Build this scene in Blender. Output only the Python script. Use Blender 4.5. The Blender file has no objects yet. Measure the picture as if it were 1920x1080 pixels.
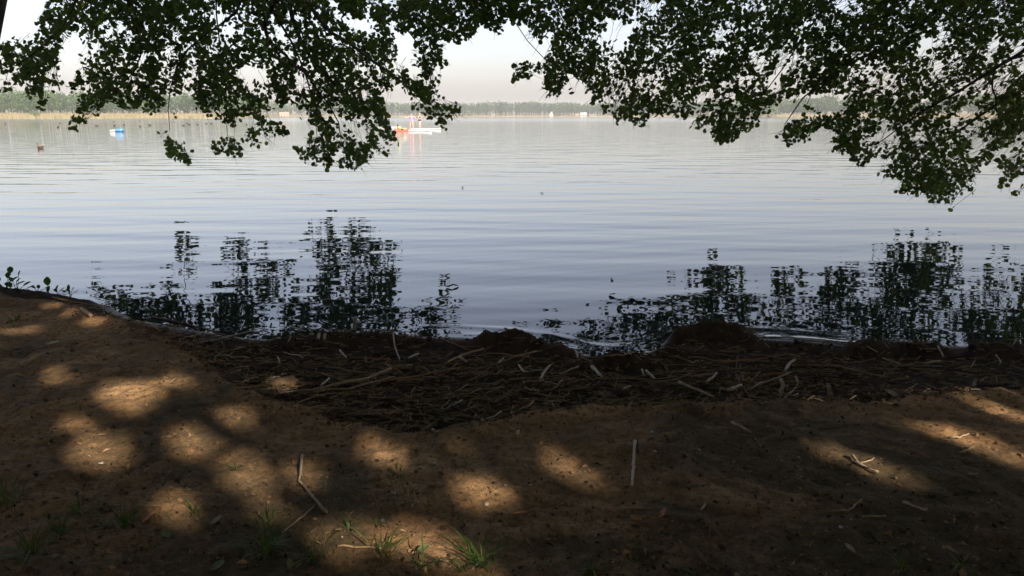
import bpy, bmesh, math, random
import numpy as np
from mathutils import Vector, Matrix, Euler
R = math.radians
rng = np.random.default_rng(7)
random.seed(7)
sc = bpy.context.scene
COL = sc.collection

# ------------------------------------------------------------------ camera
F = 1423.0                     # focal length in photo pixels (1920 wide)
CZ = 1.6
PITCH = math.atan((540 - 216.5) / F)
cam = bpy.data.cameras.new('camera')
cam.sensor_width = 36.0
cam.lens = F / 1920 * 36.0
cam.clip_start = 0.05
cam.clip_end = 6000
camo = bpy.data.objects.new('camera', cam)
camo.location = (0, 0, CZ)
camo.rotation_euler = (math.pi / 2 - PITCH, 0, 0)
COL.objects.link(camo)
sc.camera = camo

# ------------------------------------------------------------------ sky, sun, exposure
SUN_EL, SUN_AZ = R(32), R(35)          # the sun stands behind the camera, to its right
S = np.array([math.sin(SUN_AZ) * math.cos(SUN_EL), -math.cos(SUN_AZ) * math.cos(SUN_EL), math.sin(SUN_EL)])
world = bpy.data.worlds.new('World')
sc.world = world
world.use_nodes = True
wn = world.node_tree
wn.nodes.clear()
sky = wn.nodes.new('ShaderNodeTexSky')
sky.sky_type = 'NISHITA'
sky.sun_disc = False
sky.sun_elevation = SUN_EL
sky.sun_rotation = math.atan2(S[0], S[1])
sky.altitude = 50
sky.air_density = 1.0
sky.dust_density = 2.7
sky.ozone_density = 0.3
bg = wn.nodes.new('ShaderNodeBackground')
bg.inputs['Strength'].default_value = 0.135
wo = wn.nodes.new('ShaderNodeOutputWorld')
hs = wn.nodes.new('ShaderNodeHueSaturation')          # milky summer sky: the whole dome a little paler
hs.inputs['Saturation'].default_value = 0.7
hs.inputs['Value'].default_value = 1.0
wn.links.new(sky.outputs[0], hs.inputs['Color'])
tint = wn.nodes.new('ShaderNodeMix'); tint.data_type = 'RGBA'; tint.blend_type = 'MULTIPLY'; tint.inputs[0].default_value = 1.0
tint.inputs[7].default_value = (1.02, 0.965, 1.01, 1)
wn.links.new(hs.outputs[0], tint.inputs[6])
wn.links.new(tint.outputs[2], bg.inputs['Color'])
wn.links.new(bg.outputs[0], wo.inputs['Surface'])
sun = bpy.data.lights.new('sun', 'SUN')
sun.energy = 5.0
sun.angle = R(0.53)
sun.color = (1.0, 0.88, 0.70)
suno = bpy.data.objects.new('sun', sun)
suno.rotation_euler = Vector(S).to_track_quat('Z', 'Y').to_euler()
suno.location = Vector(S) * 40
COL.objects.link(suno)
sc.view_settings.view_transform = 'Standard'
sc.view_settings.look = 'None'
sc.view_settings.exposure = 0.78
sc.view_settings.gamma = 1.0
sc.view_settings.use_curve_mapping = False
sc.render.engine = 'CYCLES'
cy = sc.cycles
cy.use_denoising = True
cy.max_bounces = 8
cy.diffuse_bounces = 4
cy.glossy_bounces = 4
cy.transmission_bounces = 6
cy.transparent_max_bounces = 12
cy.volume_bounces = 1
cy.caustics_reflective = False
cy.caustics_refractive = False

# ------------------------------------------------------------------ projection helpers
cp, sp_ = math.cos(PITCH), math.sin(PITCH)
def ray(px, py):
    a = (np.asarray(px, float) - 960) / F
    b = (540 - np.asarray(py, float)) / F
    return a, cp + b * sp_, -sp_ + b * cp          # x, y, z of the ray
def on_plane(px, py, z=0.0):
    a, y, zz = ray(px, py)
    t = (z - CZ) / zz
    return a * t, y * t
def at_depth(px, py, depth):
    """The point of the pixel's ray at forward distance y = depth."""
    a, y, zz = ray(px, py)
    t = depth / y
    return np.stack(np.broadcast_arrays(a * t, y * t, CZ + zz * t), -1)
def project(p):
    x, y, z = p[..., 0], p[..., 1], p[..., 2] - CZ
    d = y * cp - z * sp_
    u = y * sp_ + z * cp
    d = np.where(np.abs(d) < 1e-4, 1e-4, d)
    return 960 + F * x / d, 540 - F * u / d, d

# ------------------------------------------------------------------ noise (numpy)
_T = np.random.default_rng(3).random((256, 256))
def vnoise(x, y):
    xi = np.floor(x).astype(int); yi = np.floor(y).astype(int)
    fx = x - xi; fy = y - yi
    fx = fx * fx * (3 - 2 * fx); fy = fy * fy * (3 - 2 * fy)
    a = _T[xi & 255, yi & 255]; b = _T[(xi + 1) & 255, yi & 255]
    c = _T[xi & 255, (yi + 1) & 255]; d = _T[(xi + 1) & 255, (yi + 1) & 255]
    return (a * (1 - fx) + b * fx) * (1 - fy) + (c * (1 - fx) + d * fx) * fy
def fbm(x, y, scale, octs=4, gain=0.5):
    s = 0; amp = 1; n = 0
    for k in range(octs):
        s = s + amp * (vnoise(x / scale + 17.3 * k, y / scale + 9.1 * k) - 0.5)
        n += amp * 0.5; amp *= gain; scale *= 0.5
    return s / n
def sstep(a, b, x):
    t = np.clip((x - a) / (b - a), 0, 1)
    return t * t * (3 - 2 * t)

# ------------------------------------------------------------------ materials
def mat(name):
    m = bpy.data.materials.new(name)
    m.use_nodes = True
    nt = m.node_tree
    p = nt.nodes['Principled BSDF']
    p.inputs['Specular IOR Level'].default_value = 0.3
    return m, nt, p
def nd(nt, t, **kw):
    n = nt.nodes.new(t)
    for k, v in kw.items(): setattr(n, k, v)
    return n
def ramp(nt, src, stops):
    r = nt.nodes.new('ShaderNodeValToRGB')
    e = r.color_ramp.elements
    while len(e) < len(stops): e.new(0.5)
    for i, (p, c) in enumerate(stops):
        e[i].position = p; e[i].color = (*c, 1)
    nt.links.new(src, r.inputs[0])
    return r.outputs[0]
def noise_out(nt, scale, detail=4, rough=0.6, vec=None, dist=0.0):
    n = nt.nodes.new('ShaderNodeTexNoise')
    n.inputs['Scale'].default_value = scale
    n.inputs['Detail'].default_value = detail
    n.inputs['Roughness'].default_value = rough
    n.inputs['Distortion'].default_value = dist
    if vec is not None: nt.links.new(vec, n.inputs['Vector'])
    return n.outputs['Fac']
def mixc(nt, fac, a, b):
    m = nt.nodes.new('ShaderNodeMix'); m.data_type = 'RGBA'
    for sock, v in ((m.inputs[0], fac), (m.inputs[6], a), (m.inputs[7], b)):
        if hasattr(v, 'links') or hasattr(v, 'is_linked'): nt.links.new(v, sock)
        elif isinstance(v, tuple): sock.default_value = (*v, 1)
        else: sock.default_value = v
    return m.outputs[2]
def mth(nt, op, a, b=None):
    m = nt.nodes.new('ShaderNodeMath'); m.operation = op
    for i, v in enumerate((a, b)):
        if v is None: continue
        if isinstance(v, (int, float)): m.inputs[i].default_value = v
        else: nt.links.new(v, m.inputs[i])
    return m.outputs[0]
def simple(name, c1, c2, scale=20, rough=0.8, bump=0.0, island=False, spec=0.3, detail=5):
    """Two-tone noise material in object space; island adds a tone per loose piece."""
    m, nt, p = mat(name)
    tc = nd(nt, 'ShaderNodeTexCoord')
    f = noise_out(nt, scale, detail, 0.65, tc.outputs['Object'])
    if island:
        g = nd(nt, 'ShaderNodeNewGeometry')
        f = mth(nt, 'ADD', mth(nt, 'MULTIPLY', f, 0.4), mth(nt, 'MULTIPLY', g.outputs['Random Per Island'], 0.65))
    p.inputs['Roughness'].default_value = rough
    p.inputs['Specular IOR Level'].default_value = spec
    nt.links.new(ramp(nt, f, [(0.3, c1), (0.7, c2)]), p.inputs['Base Color'])
    if bump:
        b = nd(nt, 'ShaderNodeBump'); b.inputs['Strength'].default_value = 0.6; b.inputs['Distance'].default_value = bump
        nt.links.new(noise_out(nt, scale * 2.5, 4, 0.6, tc.outputs['Object']), b.inputs['Height'])
        nt.links.new(b.outputs[0], p.inputs['Normal'])
    return m
def leaf_mat(name, stops, trans, tw=0.35):
    m, nt, p = mat(name)
    g = nd(nt, 'ShaderNodeNewGeometry')
    c = ramp(nt, g.outputs['Random Per Island'], stops)
    nt.links.new(c, p.inputs['Base Color'])
    p.inputs['Roughness'].default_value = 0.55
    p.inputs['Specular IOR Level'].default_value = 0.25
    t = nd(nt, 'ShaderNodeBsdfTranslucent')
    t.inputs['Color'].default_value = (*trans, 1)
    mx = nd(nt, 'ShaderNodeMixShader'); mx.inputs[0].default_value = tw
    nt.links.new(p.outputs[0], mx.inputs[1]); nt.links.new(t.outputs[0], mx.inputs[2])
    nt.links.new(mx.outputs[0], nt.nodes['Material Output'].inputs['Surface'])
    return m
M = {}
M['leaf'] = leaf_mat('alder_leaf', [(0.0, (0.030, 0.072, 0.016)), (0.5, (0.055, 0.11, 0.024)), (0.88, (0.085, 0.13, 0.028)), (1.0, (0.20, 0.18, 0.04))], (0.16, 0.24, 0.03), 0.42)
M['bark'] = simple('alder_bark', (0.035, 0.027, 0.02), (0.09, 0.07, 0.055), 9, 0.9, 0.02)
M['grass'] = leaf_mat('grass_blade', [(0.0, (0.035, 0.075, 0.015)), (0.8, (0.06, 0.11, 0.02)), (1.0, (0.16, 0.15, 0.05))], (0.12, 0.20, 0.03), 0.3)
M['weed'] = leaf_mat('weed_leaf', [(0.0, (0.03, 0.08, 0.02)), (1.0, (0.06, 0.12, 0.025))], (0.10, 0.20, 0.03), 0.35)
M['reed_tan'] = simple('dry_reed_tan', (0.20, 0.135, 0.075), (0.38, 0.27, 0.155), 30, 0.7, 0.001)
M['reed_grey'] = simple('dry_reed_grey', (0.30, 0.26, 0.21), (0.55, 0.49, 0.41), 30, 0.7, 0.001)
M['reed_dark'] = simple('rotten_reed_dark', (0.05, 0.032, 0.02), (0.15, 0.10, 0.06), 25, 0.8, 0.001)
M['reed_red'] = simple('reed_russet', (0.18, 0.085, 0.04), (0.32, 0.17, 0.085), 25, 0.8, 0.001)
M['wood'] = simple('weathered_stick', (0.20, 0.14, 0.09), (0.42, 0.32, 0.22), 35, 0.8, 0.001)
M['litter'] = simple('litter_chips', (0.025, 0.016, 0.010), (0.30, 0.19, 0.11), 40, 0.9, 0, island=True)
M['litter_reed'] = simple('reed_litter', (0.035, 0.022, 0.014), (0.30, 0.21, 0.125), 40, 0.8, 0, island=True)
M['stone'] = simple('pale_stone', (0.32, 0.29, 0.26), (0.55, 0.52, 0.48), 60, 0.6)
M['clod'] = simple('sandy_clod', (0.09, 0.055, 0.03), (0.24, 0.15, 0.08), 30, 0.95, 0.02)
M['dead_leaf'] = simple('dead_leaf', (0.12, 0.055, 0.03), (0.26, 0.14, 0.07), 30, 0.7)
M['pale_leaf'] = simple('pale_dead_leaf', (0.20, 0.16, 0.12), (0.40, 0.33, 0.27), 30, 0.7)
M['green_leaf'] = simple('fallen_green_leaf', (0.08, 0.10, 0.04), (0.17, 0.19, 0.08), 30, 0.6)

# ------------------------------------------------------------------ mesh helpers
def mesh_np(name, verts, loops, starts, totals, smooth=False):
    me = bpy.data.meshes.new(name)
    me.vertices.add(len(verts)); me.vertices.foreach_set('co', np.asarray(verts, np.float32).ravel())
    me.loops.add(len(loops)); me.loops.foreach_set('vertex_index', np.asarray(loops, np.int32).ravel())
    me.polygons.add(len(starts))
    me.polygons.foreach_set('loop_start', np.asarray(starts, np.int32))
    me.polygons.foreach_set('loop_total', np.asarray(totals, np.int32))
    me.update(calc_edges=True)
    me.polygons.foreach_set('use_smooth', np.full(len(starts), smooth))
    return me
def mesh_stamp(name, centers, X, Y, Z, tv, faces, smooth=False):
    """Stamp a small template (tv verts, faces) at every centre with frame axes X, Y, Z (already scaled)."""
    n = len(centers); tv = np.asarray(tv, float); k = len(tv)
    V = centers[:, None, :] + tv[None, :, 0:1] * X[:, None, :] + tv[None, :, 1:2] * Y[:, None, :] + tv[None, :, 2:3] * Z[:, None, :]
    fl = np.concatenate([np.asarray(f) for f in faces]); ft = np.array([len(f) for f in faces])
    L = (fl[None, :] + (np.arange(n) * k)[:, None]).ravel()
    tot = np.tile(ft, n); st = np.concatenate([[0], np.cumsum(tot)[:-1]]) if n else []
    return mesh_np(name, V.reshape(-1, 3), L, st, tot, smooth)
def tubes(name, paths, radii, sides=5, smooth=True, caps=True):
    V, FA = [], []
    for pts, rr in zip(paths, radii):
        pts = np.asarray(pts, float); n = len(pts)
        tang = np.gradient(pts, axis=0); tang /= np.linalg.norm(tang, axis=1)[:, None] + 1e-9
        ref = np.array([0, 0, 1.0]) if abs(tang[0][2]) < 0.9 else np.array([1.0, 0, 0])
        b0 = len(V)
        for i in range(n):
            u = np.cross(tang[i], ref); u /= np.linalg.norm(u) + 1e-9
            w = np.cross(u, tang[i])
            for k in range(sides):
                a = 2 * math.pi * k / sides
                V.append(pts[i] + rr[i] * (math.cos(a) * u + math.sin(a) * w))
        for i in range(n - 1):
            for k in range(sides):
                k2 = (k + 1) % sides
                FA.append((b0 + i * sides + k, b0 + i * sides + k2, b0 + (i + 1) * sides + k2, b0 + (i + 1) * sides + k))
        if caps:
            FA.append(tuple(b0 + k for k in range(sides))[::-1])
            FA.append(tuple(b0 + (n - 1) * sides + k for k in range(sides)))
    tot = np.array([len(f) for f in FA]); st = np.concatenate([[0], np.cumsum(tot)[:-1]])
    return mesh_np(name, np.array(V), np.concatenate([np.array(f) for f in FA]), st, tot, smooth)
def obj(name, me, material=None, parent=None, loc=None):
    o = bpy.data.objects.new(name, me)
    if me is not None and material is not None and len(me.materials) == 0: me.materials.append(material)
    COL.objects.link(o)
    if parent is not None: o.parent = parent
    if loc is not None: o.location = loc
    return o
def tag(o, label=None, cat=None, group=None, kind=None):
    for k, v in (('label', label), ('category', cat), ('group', group), ('kind', kind)):
        if v: o[k] = v
    return o
def empty(name, loc=(0, 0, 0), rz=0.0):
    o = bpy.data.objects.new(name, None); o.empty_display_size = 0.2
    o.location = loc; o.rotation_euler = (0, 0, rz); COL.objects.link(o)
    return o
def bm_mesh(name, bm, smooth=False):
    me = bpy.data.meshes.new(name)
    bmesh.ops.recalc_face_normals(bm, faces=bm.faces)
    bm.to_mesh(me); bm.free()
    me.polygons.foreach_set('use_smooth', np.full(len(me.polygons), smooth))
    return me
def loft(name, rings, smooth=True, cap=True):
    """Closed surface through rings of equal vertex count."""
    k = len(rings[0]); V = [v for r in rings for v in r]; FA = []
    for i in range(len(rings) - 1):
        for j in range(k):
            j2 = (j + 1) % k
            FA.append((i * k + j, i * k + j2, (i + 1) * k + j2, (i + 1) * k + j))
    if cap:
        FA.append(tuple(range(k))[::-1]); FA.append(tuple((len(rings) - 1) * k + j for j in range(k)))
    me = bpy.data.meshes.new(name); me.from_pydata([tuple(v) for v in V], [], FA)
    bm = bmesh.new(); bm.from_mesh(me); bmesh.ops.recalc_face_normals(bm, faces=bm.faces); bm.to_mesh(me); bm.free()
    me.polygons.foreach_set('use_smooth', np.full(len(me.polygons), smooth))
    return me

# ------------------------------------------------------------------ ground: bank, debris beach, lake bed, far shores
def line_xy(pts, z):
    p = np.array(pts, float)
    x, y = on_plane(p[:, 0], p[:, 1], z)
    o = np.argsort(x)
    return x[o], y[o]
WX, WY = line_xy([(0, 549), (150, 565), (190, 575), (260, 604), (400, 628), (500, 640), (640, 633), (760, 632), (870, 636),
                  (960, 641), (1050, 652), (1090, 666), (1140, 676), (1190, 674), (1230, 662), (1255, 645), (1300, 640), (1400, 636),
                  (1520, 643), (1620, 652), (1700, 651), (1800, 651), (1920, 655)], 0.0)
WX = np.concatenate([[-1500, -60, -14, -9.0, -6.5], WX, [6, 12, 40, 1500]])
WY = np.concatenate([[40, 22, 12.5, 10.5, 8.8], WY, [5.0, 5.4, 7, 30]])
LX, LY = line_xy([(0, 558), (120, 568), (200, 592), (290, 625), (360, 665), (420, 715), (480, 746), (560, 763), (640, 793), (740, 813),
                  (800, 811), (870, 797), (960, 778), (1050, 765), (1150, 758), (1300, 757), (1450, 757), (1560, 753), (1650, 752),
                  (1750, 742), (1850, 733), (1920, 728)], 0.20)
LX = np.concatenate([[-1500, -60, -14, -9.0, -6.5], LX, [6, 12, 40, 1500]])
LY = np.concatenate([[39, 21, 11.9, 9.9, 8.2], LY, [3.9, 4.1, 5.5, 28]])
def smooth_interp(x, X, Y):
    return sum(np.interp(x + d, X, Y) * w for d, w in ((-0.12, .15), (-0.06, .2), (0, .3), (0.06, .2), (0.12, .15)))
MOUND = []
for px, py, sx, sy, h in [(1285, 642, .14, .10, .115), (1345, 641, .16, .11, .13), (1400, 648, .10, .10, .05), (930, 652, .17, .10, .085), (985, 657, .16, .10, .08),
                          (1040, 667, .12, .09, .05), (640, 644, .35, .08, .045), (740, 646, .22, .08, .04), (1190, 694, .22, .09, .06),
                          (1120, 694, .20, .08, .045), (1280, 672, .22, .10, .05), (1640, 668, .20, .10, .08), (1720, 665, .18, .1, .05), (1900, 668, .3, .12, .05),
                          (560, 652, .25, .10, .04), (20, 560, .5, .22, .07), (100, 572, .35, .15, .06)]:
    MOUND.append((*on_plane(px, py, 0.03), sx, sy, h))
def far_r(x, y):
    """Distance of the far shore's waterline by direction."""
    ang = np.degrees(np.arctan2(x, np.maximum(y, 1e-3)))
    ang = np.where(y <= 0, np.where(x > 0, 90, -90), ang)
    return np.interp(ang, [-90, -50, -34.5, -21, -19, -17.5, 13, 15.5, 18.5, 34.5, 50, 90],
                     [150, 260, 400, 430, 560, 760, 760, 640, 560, 520, 300, 150])
def ground_parts(x, y):
    yw = smooth_interp(x, WX, WY) + 0.035 * fbm(x, y * 0 + 3.1, 0.22, 3)
    yl = smooth_interp(x, LX, LY) + 0.06 * fbm(x + 40, y * 0 + 8.2, 0.45, 4)
    yl = np.minimum(yl, yw - 0.22)
    return yw, yl
def ground_z(x, y):
    x = np.asarray(x, float); y = np.asarray(y, float)
    yw, yl = ground_parts(x, y)
    near = (np.abs(x) < 14) & (y > -8) & (y < 16)
    top = 0.20 + 0.012 * np.clip(yl - y, 0, 6) + 0.022 * fbm(x, y, 0.75, 3) + 0.018 * fbm(x + 9, y - 4, 0.16, 3) + 0.014 * fbm(x, y, 0.07, 3)
    top = top + np.clip(-y - 3, 0, 400) * 0.006
    beach = 0.005 + 0.075 * np.clip((yw - y) / np.maximum(yw - yl, 0.3), 0, 1) ** 0.8
    ridged = 1 - 2 * np.abs(fbm(x + 3, y + 5, 0.10, 3))
    band = sstep(0.0, 0.25, yw - y) 
    beach = beach + band * (0.012 * fbm(x, y, 0.3, 3) + 0.010 * (ridged - 0.5) + 0.006 * fbm(x, y, 0.03, 2))
    # crumbly dug ridge just above the water
    rid = np.exp(-((yw - y - 0.28) / 0.16) ** 2)
    beach = beach + rid * (0.030 + 0.035 * fbm(x - 2, y, 0.16, 4)) * sstep(-2.6, -1.6, x)
    lipw = np.where(x < -1.6, 0.36, 0.14)
    t = sstep(0, 1, (y - yl + 0.05 * fbm(x, y, 0.2, 2)) / lipw)
    # the lip of the bank is rounded and stands a little proud
    lip = 0.018 * np.exp(-((y - yl + 0.06) / 0.09) ** 2)
    land = (top + lip) * (1 - t) + np.minimum(beach, top) * t
    for mx, my, sx, sy, h in MOUND:
        q = ((x - mx) / sx) ** 2 + ((y - my) / sy) ** 2
        q = q * (1 + 0.35 * fbm(x + 31, y + 7, 0.12, 3))
        land = land + h * np.exp(-q ** 1.6) * (1 + 0.42 * fbm(x, y, 0.09, 4, .65))
    bed = -0.06 * np.clip(y - yw, 0, 3) - 0.10 * np.clip(y - yw - 2, 0, 14) + 0.012 * fbm(x, y, 0.3, 3) * sstep(0, .3, y - yw)
    z = np.where(y > yw, np.minimum(bed, land) * sstep(0, 0.05, y - yw) + land * (1 - sstep(0, 0.05, y - yw)), land)
    for mx, my, sx, sy, h in MOUND:
        q = ((x - mx) / sx) ** 2 + ((y - my) / sy) ** 2
        q = q * (1 + 0.35 * fbm(x + 31, y + 7, 0.12, 3))
        z = np.maximum(z, np.where(y > yw, (h + 0.03) * np.exp(-q ** 1.6) * (1 + 0.42 * fbm(x, y, 0.09, 4, .65)) - 0.02, -9))
    r = np.hypot(x, y); fr = far_r(x, y)
    shore = np.clip((r - fr) / 6, -1.6, 1) * 0.5 + np.clip(r - fr - 10, 0, 400) * 0.012
    return np.where((y > 30) & (r > fr - 10), np.maximum(z, shore), z)
def grow(start, step, ratio, end):
    out = []; v = start
    while v < end:
        v += step; step *= ratio; out.append(min(v, end))
    return out
xs = np.arange(-5.0, 5.0001, 0.0145)
e = grow(5.0, 0.03, 1.14, 1600)
xs = np.concatenate([[-v for v in e[::-1]], xs, e])
ys = [1.55]
while ys[-1] < 6.6: ys.append(ys[-1] + 0.0095 + 0.0016 * (ys[-1] - 1.5))
ysf = grow(ys[-1], 0.03, 1.10, 1600)
ysb = [1.55 - (v) for v in grow(0, 0.03, 1.14, 1600)][::-1]
ys = np.array(ysb + ys + ysf)
GX, GY = np.meshgrid(xs, ys)
GZ = ground_z(GX, GY)
nx, ny = len(xs), len(ys)
idx = np.arange(nx * ny).reshape(ny, nx)
quads = np.stack([idx[:-1, :-1], idx[:-1, 1:], idx[1:, 1:], idx[1:, :-1]], -1).reshape(-1, 4)
gm = mesh_np('ground', np.stack([GX, GY, GZ], -1).reshape(-1, 3), quads.ravel(), np.arange(len(quads)) * 4, np.full(len(quads), 4), True)
yw_, yl_ = ground_parts(GX, GY)
muck = sstep(-0.06, 0.12, GY - yl_ + 0.05 * fbm(GX, GY, 0.2, 3))
far_ = (GY > 30)
muck = np.where(far_, 0, muck)
wet = np.where(far_, 0, sstep(0.20, 0.03, (yw_ - GY) + 1.2 * np.maximum(GZ - 0.03, 0) + 0.1 * fbm(GX, GY, 0.3, 3)))
humus = np.clip(.26 + .30 * sstep(-.6, 1.4, GX) + .45 * sstep(2.6, 1.9, GY) - .25 * sstep(1.2, 2.2, GX) * sstep(2.6, 3.2, GY), 0, 1)
for nm, a in (('humus', humus), ('muck', muck), ('wet', wet), ('farland', far_.astype(float))):
    at = gm.attributes.new(nm, 'FLOAT', 'POINT'); at.data.foreach_set('value', a.ravel().astype(np.float32))
m, nt, p = mat('bank_soil')
tc = nd(nt, 'ShaderNodeTexCoord'); oc = tc.outputs['Object']
def attr(nt, n):
    a = nd(nt, 'ShaderNodeAttribute'); a.attribute_name = n; return a.outputs['Fac']
soil = ramp(nt, noise_out(nt, 2.2, 8, 0.68, oc), [(0.25, (0.29, 0.162, 0.074)), (0.5, (0.46, 0.262, 0.122)), (0.75, (0.58, 0.36, 0.185))])
speck = noise_out(nt, 34, 8, 0.8, oc)
soil = mixc(nt, ramp(nt, speck, [(0.46, (0, 0, 0)), (0.60, (0.7,) * 3)]), soil, (0.09, 0.058, 0.034))
pale = noise_out(nt, 120, 3, 0.6, oc)
soil = mixc(nt, ramp(nt, pale, [(0.60, (0, 0, 0)), (0.70, (0.6,) * 3)]), soil, (0.42, 0.30, 0.19))
moss = noise_out(nt, 1.1, 6, 0.7, oc, 0.6)
soil = mixc(nt, ramp(nt, mth(nt, 'ADD', moss, mth(nt, 'MULTIPLY', attr(nt, 'humus'), .24)), [(0.50, (0, 0, 0)), (0.68, (0.82,) * 3)]), soil, (0.060, 0.047, 0.026))
mud = ramp(nt, noise_out(nt, 9, 7, 0.7, oc), [(0.3, (0.030, 0.018, 0.013)), (0.7, (0.085, 0.050, 0.034))])
c = mixc(nt, attr(nt, 'muck'), soil, mud)
c = mixc(nt, mth(nt, 'MULTIPLY', attr(nt, 'wet'), 0.45), c, (0.030, 0.022, 0.018))
c = mixc(nt, attr(nt, 'farland'), c, (0.16, 0.14, 0.07))
nt.links.new(c, p.inputs['Base Color'])
rr = mth(nt, 'SUBTRACT', 0.95, mth(nt, 'MULTIPLY', attr(nt, 'wet'), 0.5))
nt.links.new(rr, p.inputs['Roughness'])
b1 = nd(nt, 'ShaderNodeBump'); b1.inputs['Strength'].default_value = 0.9; b1.inputs['Distance'].default_value = 0.02
nt.links.new(noise_out(nt, 38, 8, 0.72, oc), b1.inputs['Height'])
b2 = nd(nt, 'ShaderNodeBump'); b2.inputs['Strength'].default_value = 0.8; b2.inputs['Distance'].default_value = 0.004
nt.links.new(noise_out(nt, 160, 4, 0.7, oc), b2.inputs['Height']); nt.links.new(b1.outputs[0], b2.inputs['Normal'])
nt.links.new(b2.outputs[0], p.inputs['Normal'])
ground = obj('ground', gm, m)
tag(ground, 'shaded brown earth bank stepping down to a dark muddy strip at the lake', None, None, 'structure')

# ------------------------------------------------------------------ lake
wx = np.concatenate([[-v for v in grow(5.5, 0.1, 1.25, 1590)[::-1]], np.linspace(-5.5, 5.5, 280), grow(5.5, 0.1, 1.25, 1590)])
wy = np.concatenate([[3.4], np.arange(4.2, 7.2, .016), grow(7.2, .03, 1.2, 1590)])
A, B = np.meshgrid(wx, wy)
_w, _ = ground_parts(A, B)
_f = B - _w - .10 - .07 * fbm(A, A * 0 + 2.2, 1.1, 3)
LZ = .010 * np.exp(-(_f / .040) ** 2) * np.clip(.25 + 1.6 * fbm(A + 12, A * 0 + 5, .9, 3), 0, 1.1) * (np.abs(A) < 5.2) * sstep(-2.3, -1.0, A)
_f = B - _w - .34 - .12 * fbm(A + 30, A * 0 + 7.2, 1.4, 3)
LZ = LZ + .0045 * np.exp(-(_f / .05) ** 2) * np.clip(.2 + 1.5 * fbm(A + 44, A * 0 + 9, 1.0, 3), 0, 1.2) * (np.abs(A) < 5.2) * sstep(-2.3, -1.0, A)
ii = np.arange(A.size).reshape(A.shape)
q = np.stack([ii[:-1, :-1], ii[:-1, 1:], ii[1:, 1:], ii[1:, :-1]], -1).reshape(-1, 4)
wm = mesh_np('lake', np.stack([A, B, LZ], -1).reshape(-1, 3), q.ravel(), np.arange(len(q)) * 4, np.full(len(q), 4), True)
m = bpy.data.materials.new('lake_water'); m.use_nodes = True; nt = m.node_tree; nt.nodes.clear()
tc = nd(nt, 'ShaderNodeTexCoord')
def mapped(sx, sy, rz=0.0, off=0.0):
    mp = nd(nt, 'ShaderNodeMapping'); mp.inputs['Scale'].default_value = (sx, sy, 1)
    mp.inputs['Rotation'].default_value = (0, 0, rz); mp.inputs['Location'].default_value = (off, off * .7, 0)
    nt.links.new(tc.outputs['Object'], mp.inputs['Vector']); return mp.outputs[0]
def swell(lam, deg, slope, k):
    mp = nd(nt, 'ShaderNodeMapping'); mp.inputs['Rotation'].default_value = (0, 0, R(deg)); mp.inputs['Location'].default_value = (1.7 * k, .9 * k, 0)
    nt.links.new(tc.outputs['Object'], mp.inputs['Vector'])
    w_ = nd(nt, 'ShaderNodeTexWave'); w_.wave_type = 'BANDS'; w_.bands_direction = 'Y'; w_.wave_profile = 'SIN'
    w_.inputs['Scale'].default_value = .31416 / lam; w_.inputs['Distortion'].default_value = 3.2; w_.inputs['Detail'].default_value = 1.0
    w_.inputs['Detail Scale'].default_value = .9; nt.links.new(mp.outputs[0], w_.inputs['Vector'])
    patch = mth(nt, 'MULTIPLY', noise_out(nt, 1.0, 1, .5, mapped(.25 / lam ** .5, .5 / lam ** .5, R(deg), 3.1 * k)), 2.0)
    return mth(nt, 'MULTIPLY', mth(nt, 'MULTIPLY', w_.outputs['Fac'], patch), slope * 1.414 * lam / math.pi)
hh = None
for k, (lam, deg, sl) in enumerate([(1.7, 5, .0050), (1.15, -7, .0050), (.78, 11, .0042), (.52, -13, .0034), (.36, 5, .0028), (.24, -22, .0020), (.16, 24, .0014)]):
    q_ = swell(lam, deg, sl, k + 1.3)
    hh = q_ if hh is None else mth(nt, 'ADD', hh, q_)
sp0 = nd(nt, 'ShaderNodeSeparateXYZ'); nt.links.new(tc.outputs['Object'], sp0.inputs[0])
am = nd(nt, 'ShaderNodeMapRange'); nt.links.new(sp0.outputs['Y'], am.inputs[0])       # livelier away from the sheltered shore
for i_, v_ in ((1, 6.0), (2, 22.0), (3, 1.0), (4, 1.7)): am.inputs[i_].default_value = v_
cm = nd(nt, 'ShaderNodeMapRange'); nt.links.new(sp0.outputs['Y'], cm.inputs[0])
for i_, v_ in ((1, 25.0), (2, 140.0), (3, 1.0), (4, 0.8)): cm.inputs[i_].default_value = v_
hh = mth(nt, 'MULTIPLY', hh, mth(nt, 'MULTIPLY', am.outputs[0], cm.outputs[0]))
bp = nd(nt, 'ShaderNodeBump'); bp.inputs['Strength'].default_value = 1.0; bp.inputs['Distance'].default_value = 1.0
nt.links.new(hh, bp.inputs['Height'])
fr = nd(nt, 'ShaderNodeFresnel'); fr.inputs['IOR'].default_value = 1.48; nt.links.new(bp.outputs[0], fr.inputs['Normal'])
gl = nd(nt, 'ShaderNodeBsdfGlossy'); gl.inputs['Roughness'].default_value = 0.015; nt.links.new(bp.outputs[0], gl.inputs['Normal'])
gl.inputs['Color'].default_value = (1, 1, 1, 1)
sep = nd(nt, 'ShaderNodeSeparateXYZ'); nt.links.new(tc.outputs['Object'], sep.inputs[0])
mr = nd(nt, 'ShaderNodeMapRange'); nt.links.new(sep.outputs['Y'], mr.inputs[0])       # sheltered by the bank, wind-ruffled farther out
for i_, v_ in ((1, 30.0), (2, 260.0), (3, 0.012), (4, 0.11)): mr.inputs[i_].default_value = v_
nt.links.new(mr.outputs[0], gl.inputs['Roughness'])
tr = nd(nt, 'ShaderNodeBsdfTransparent'); tr.inputs['Color'].default_value = (0.42, 0.36, 0.26, 1)
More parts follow.
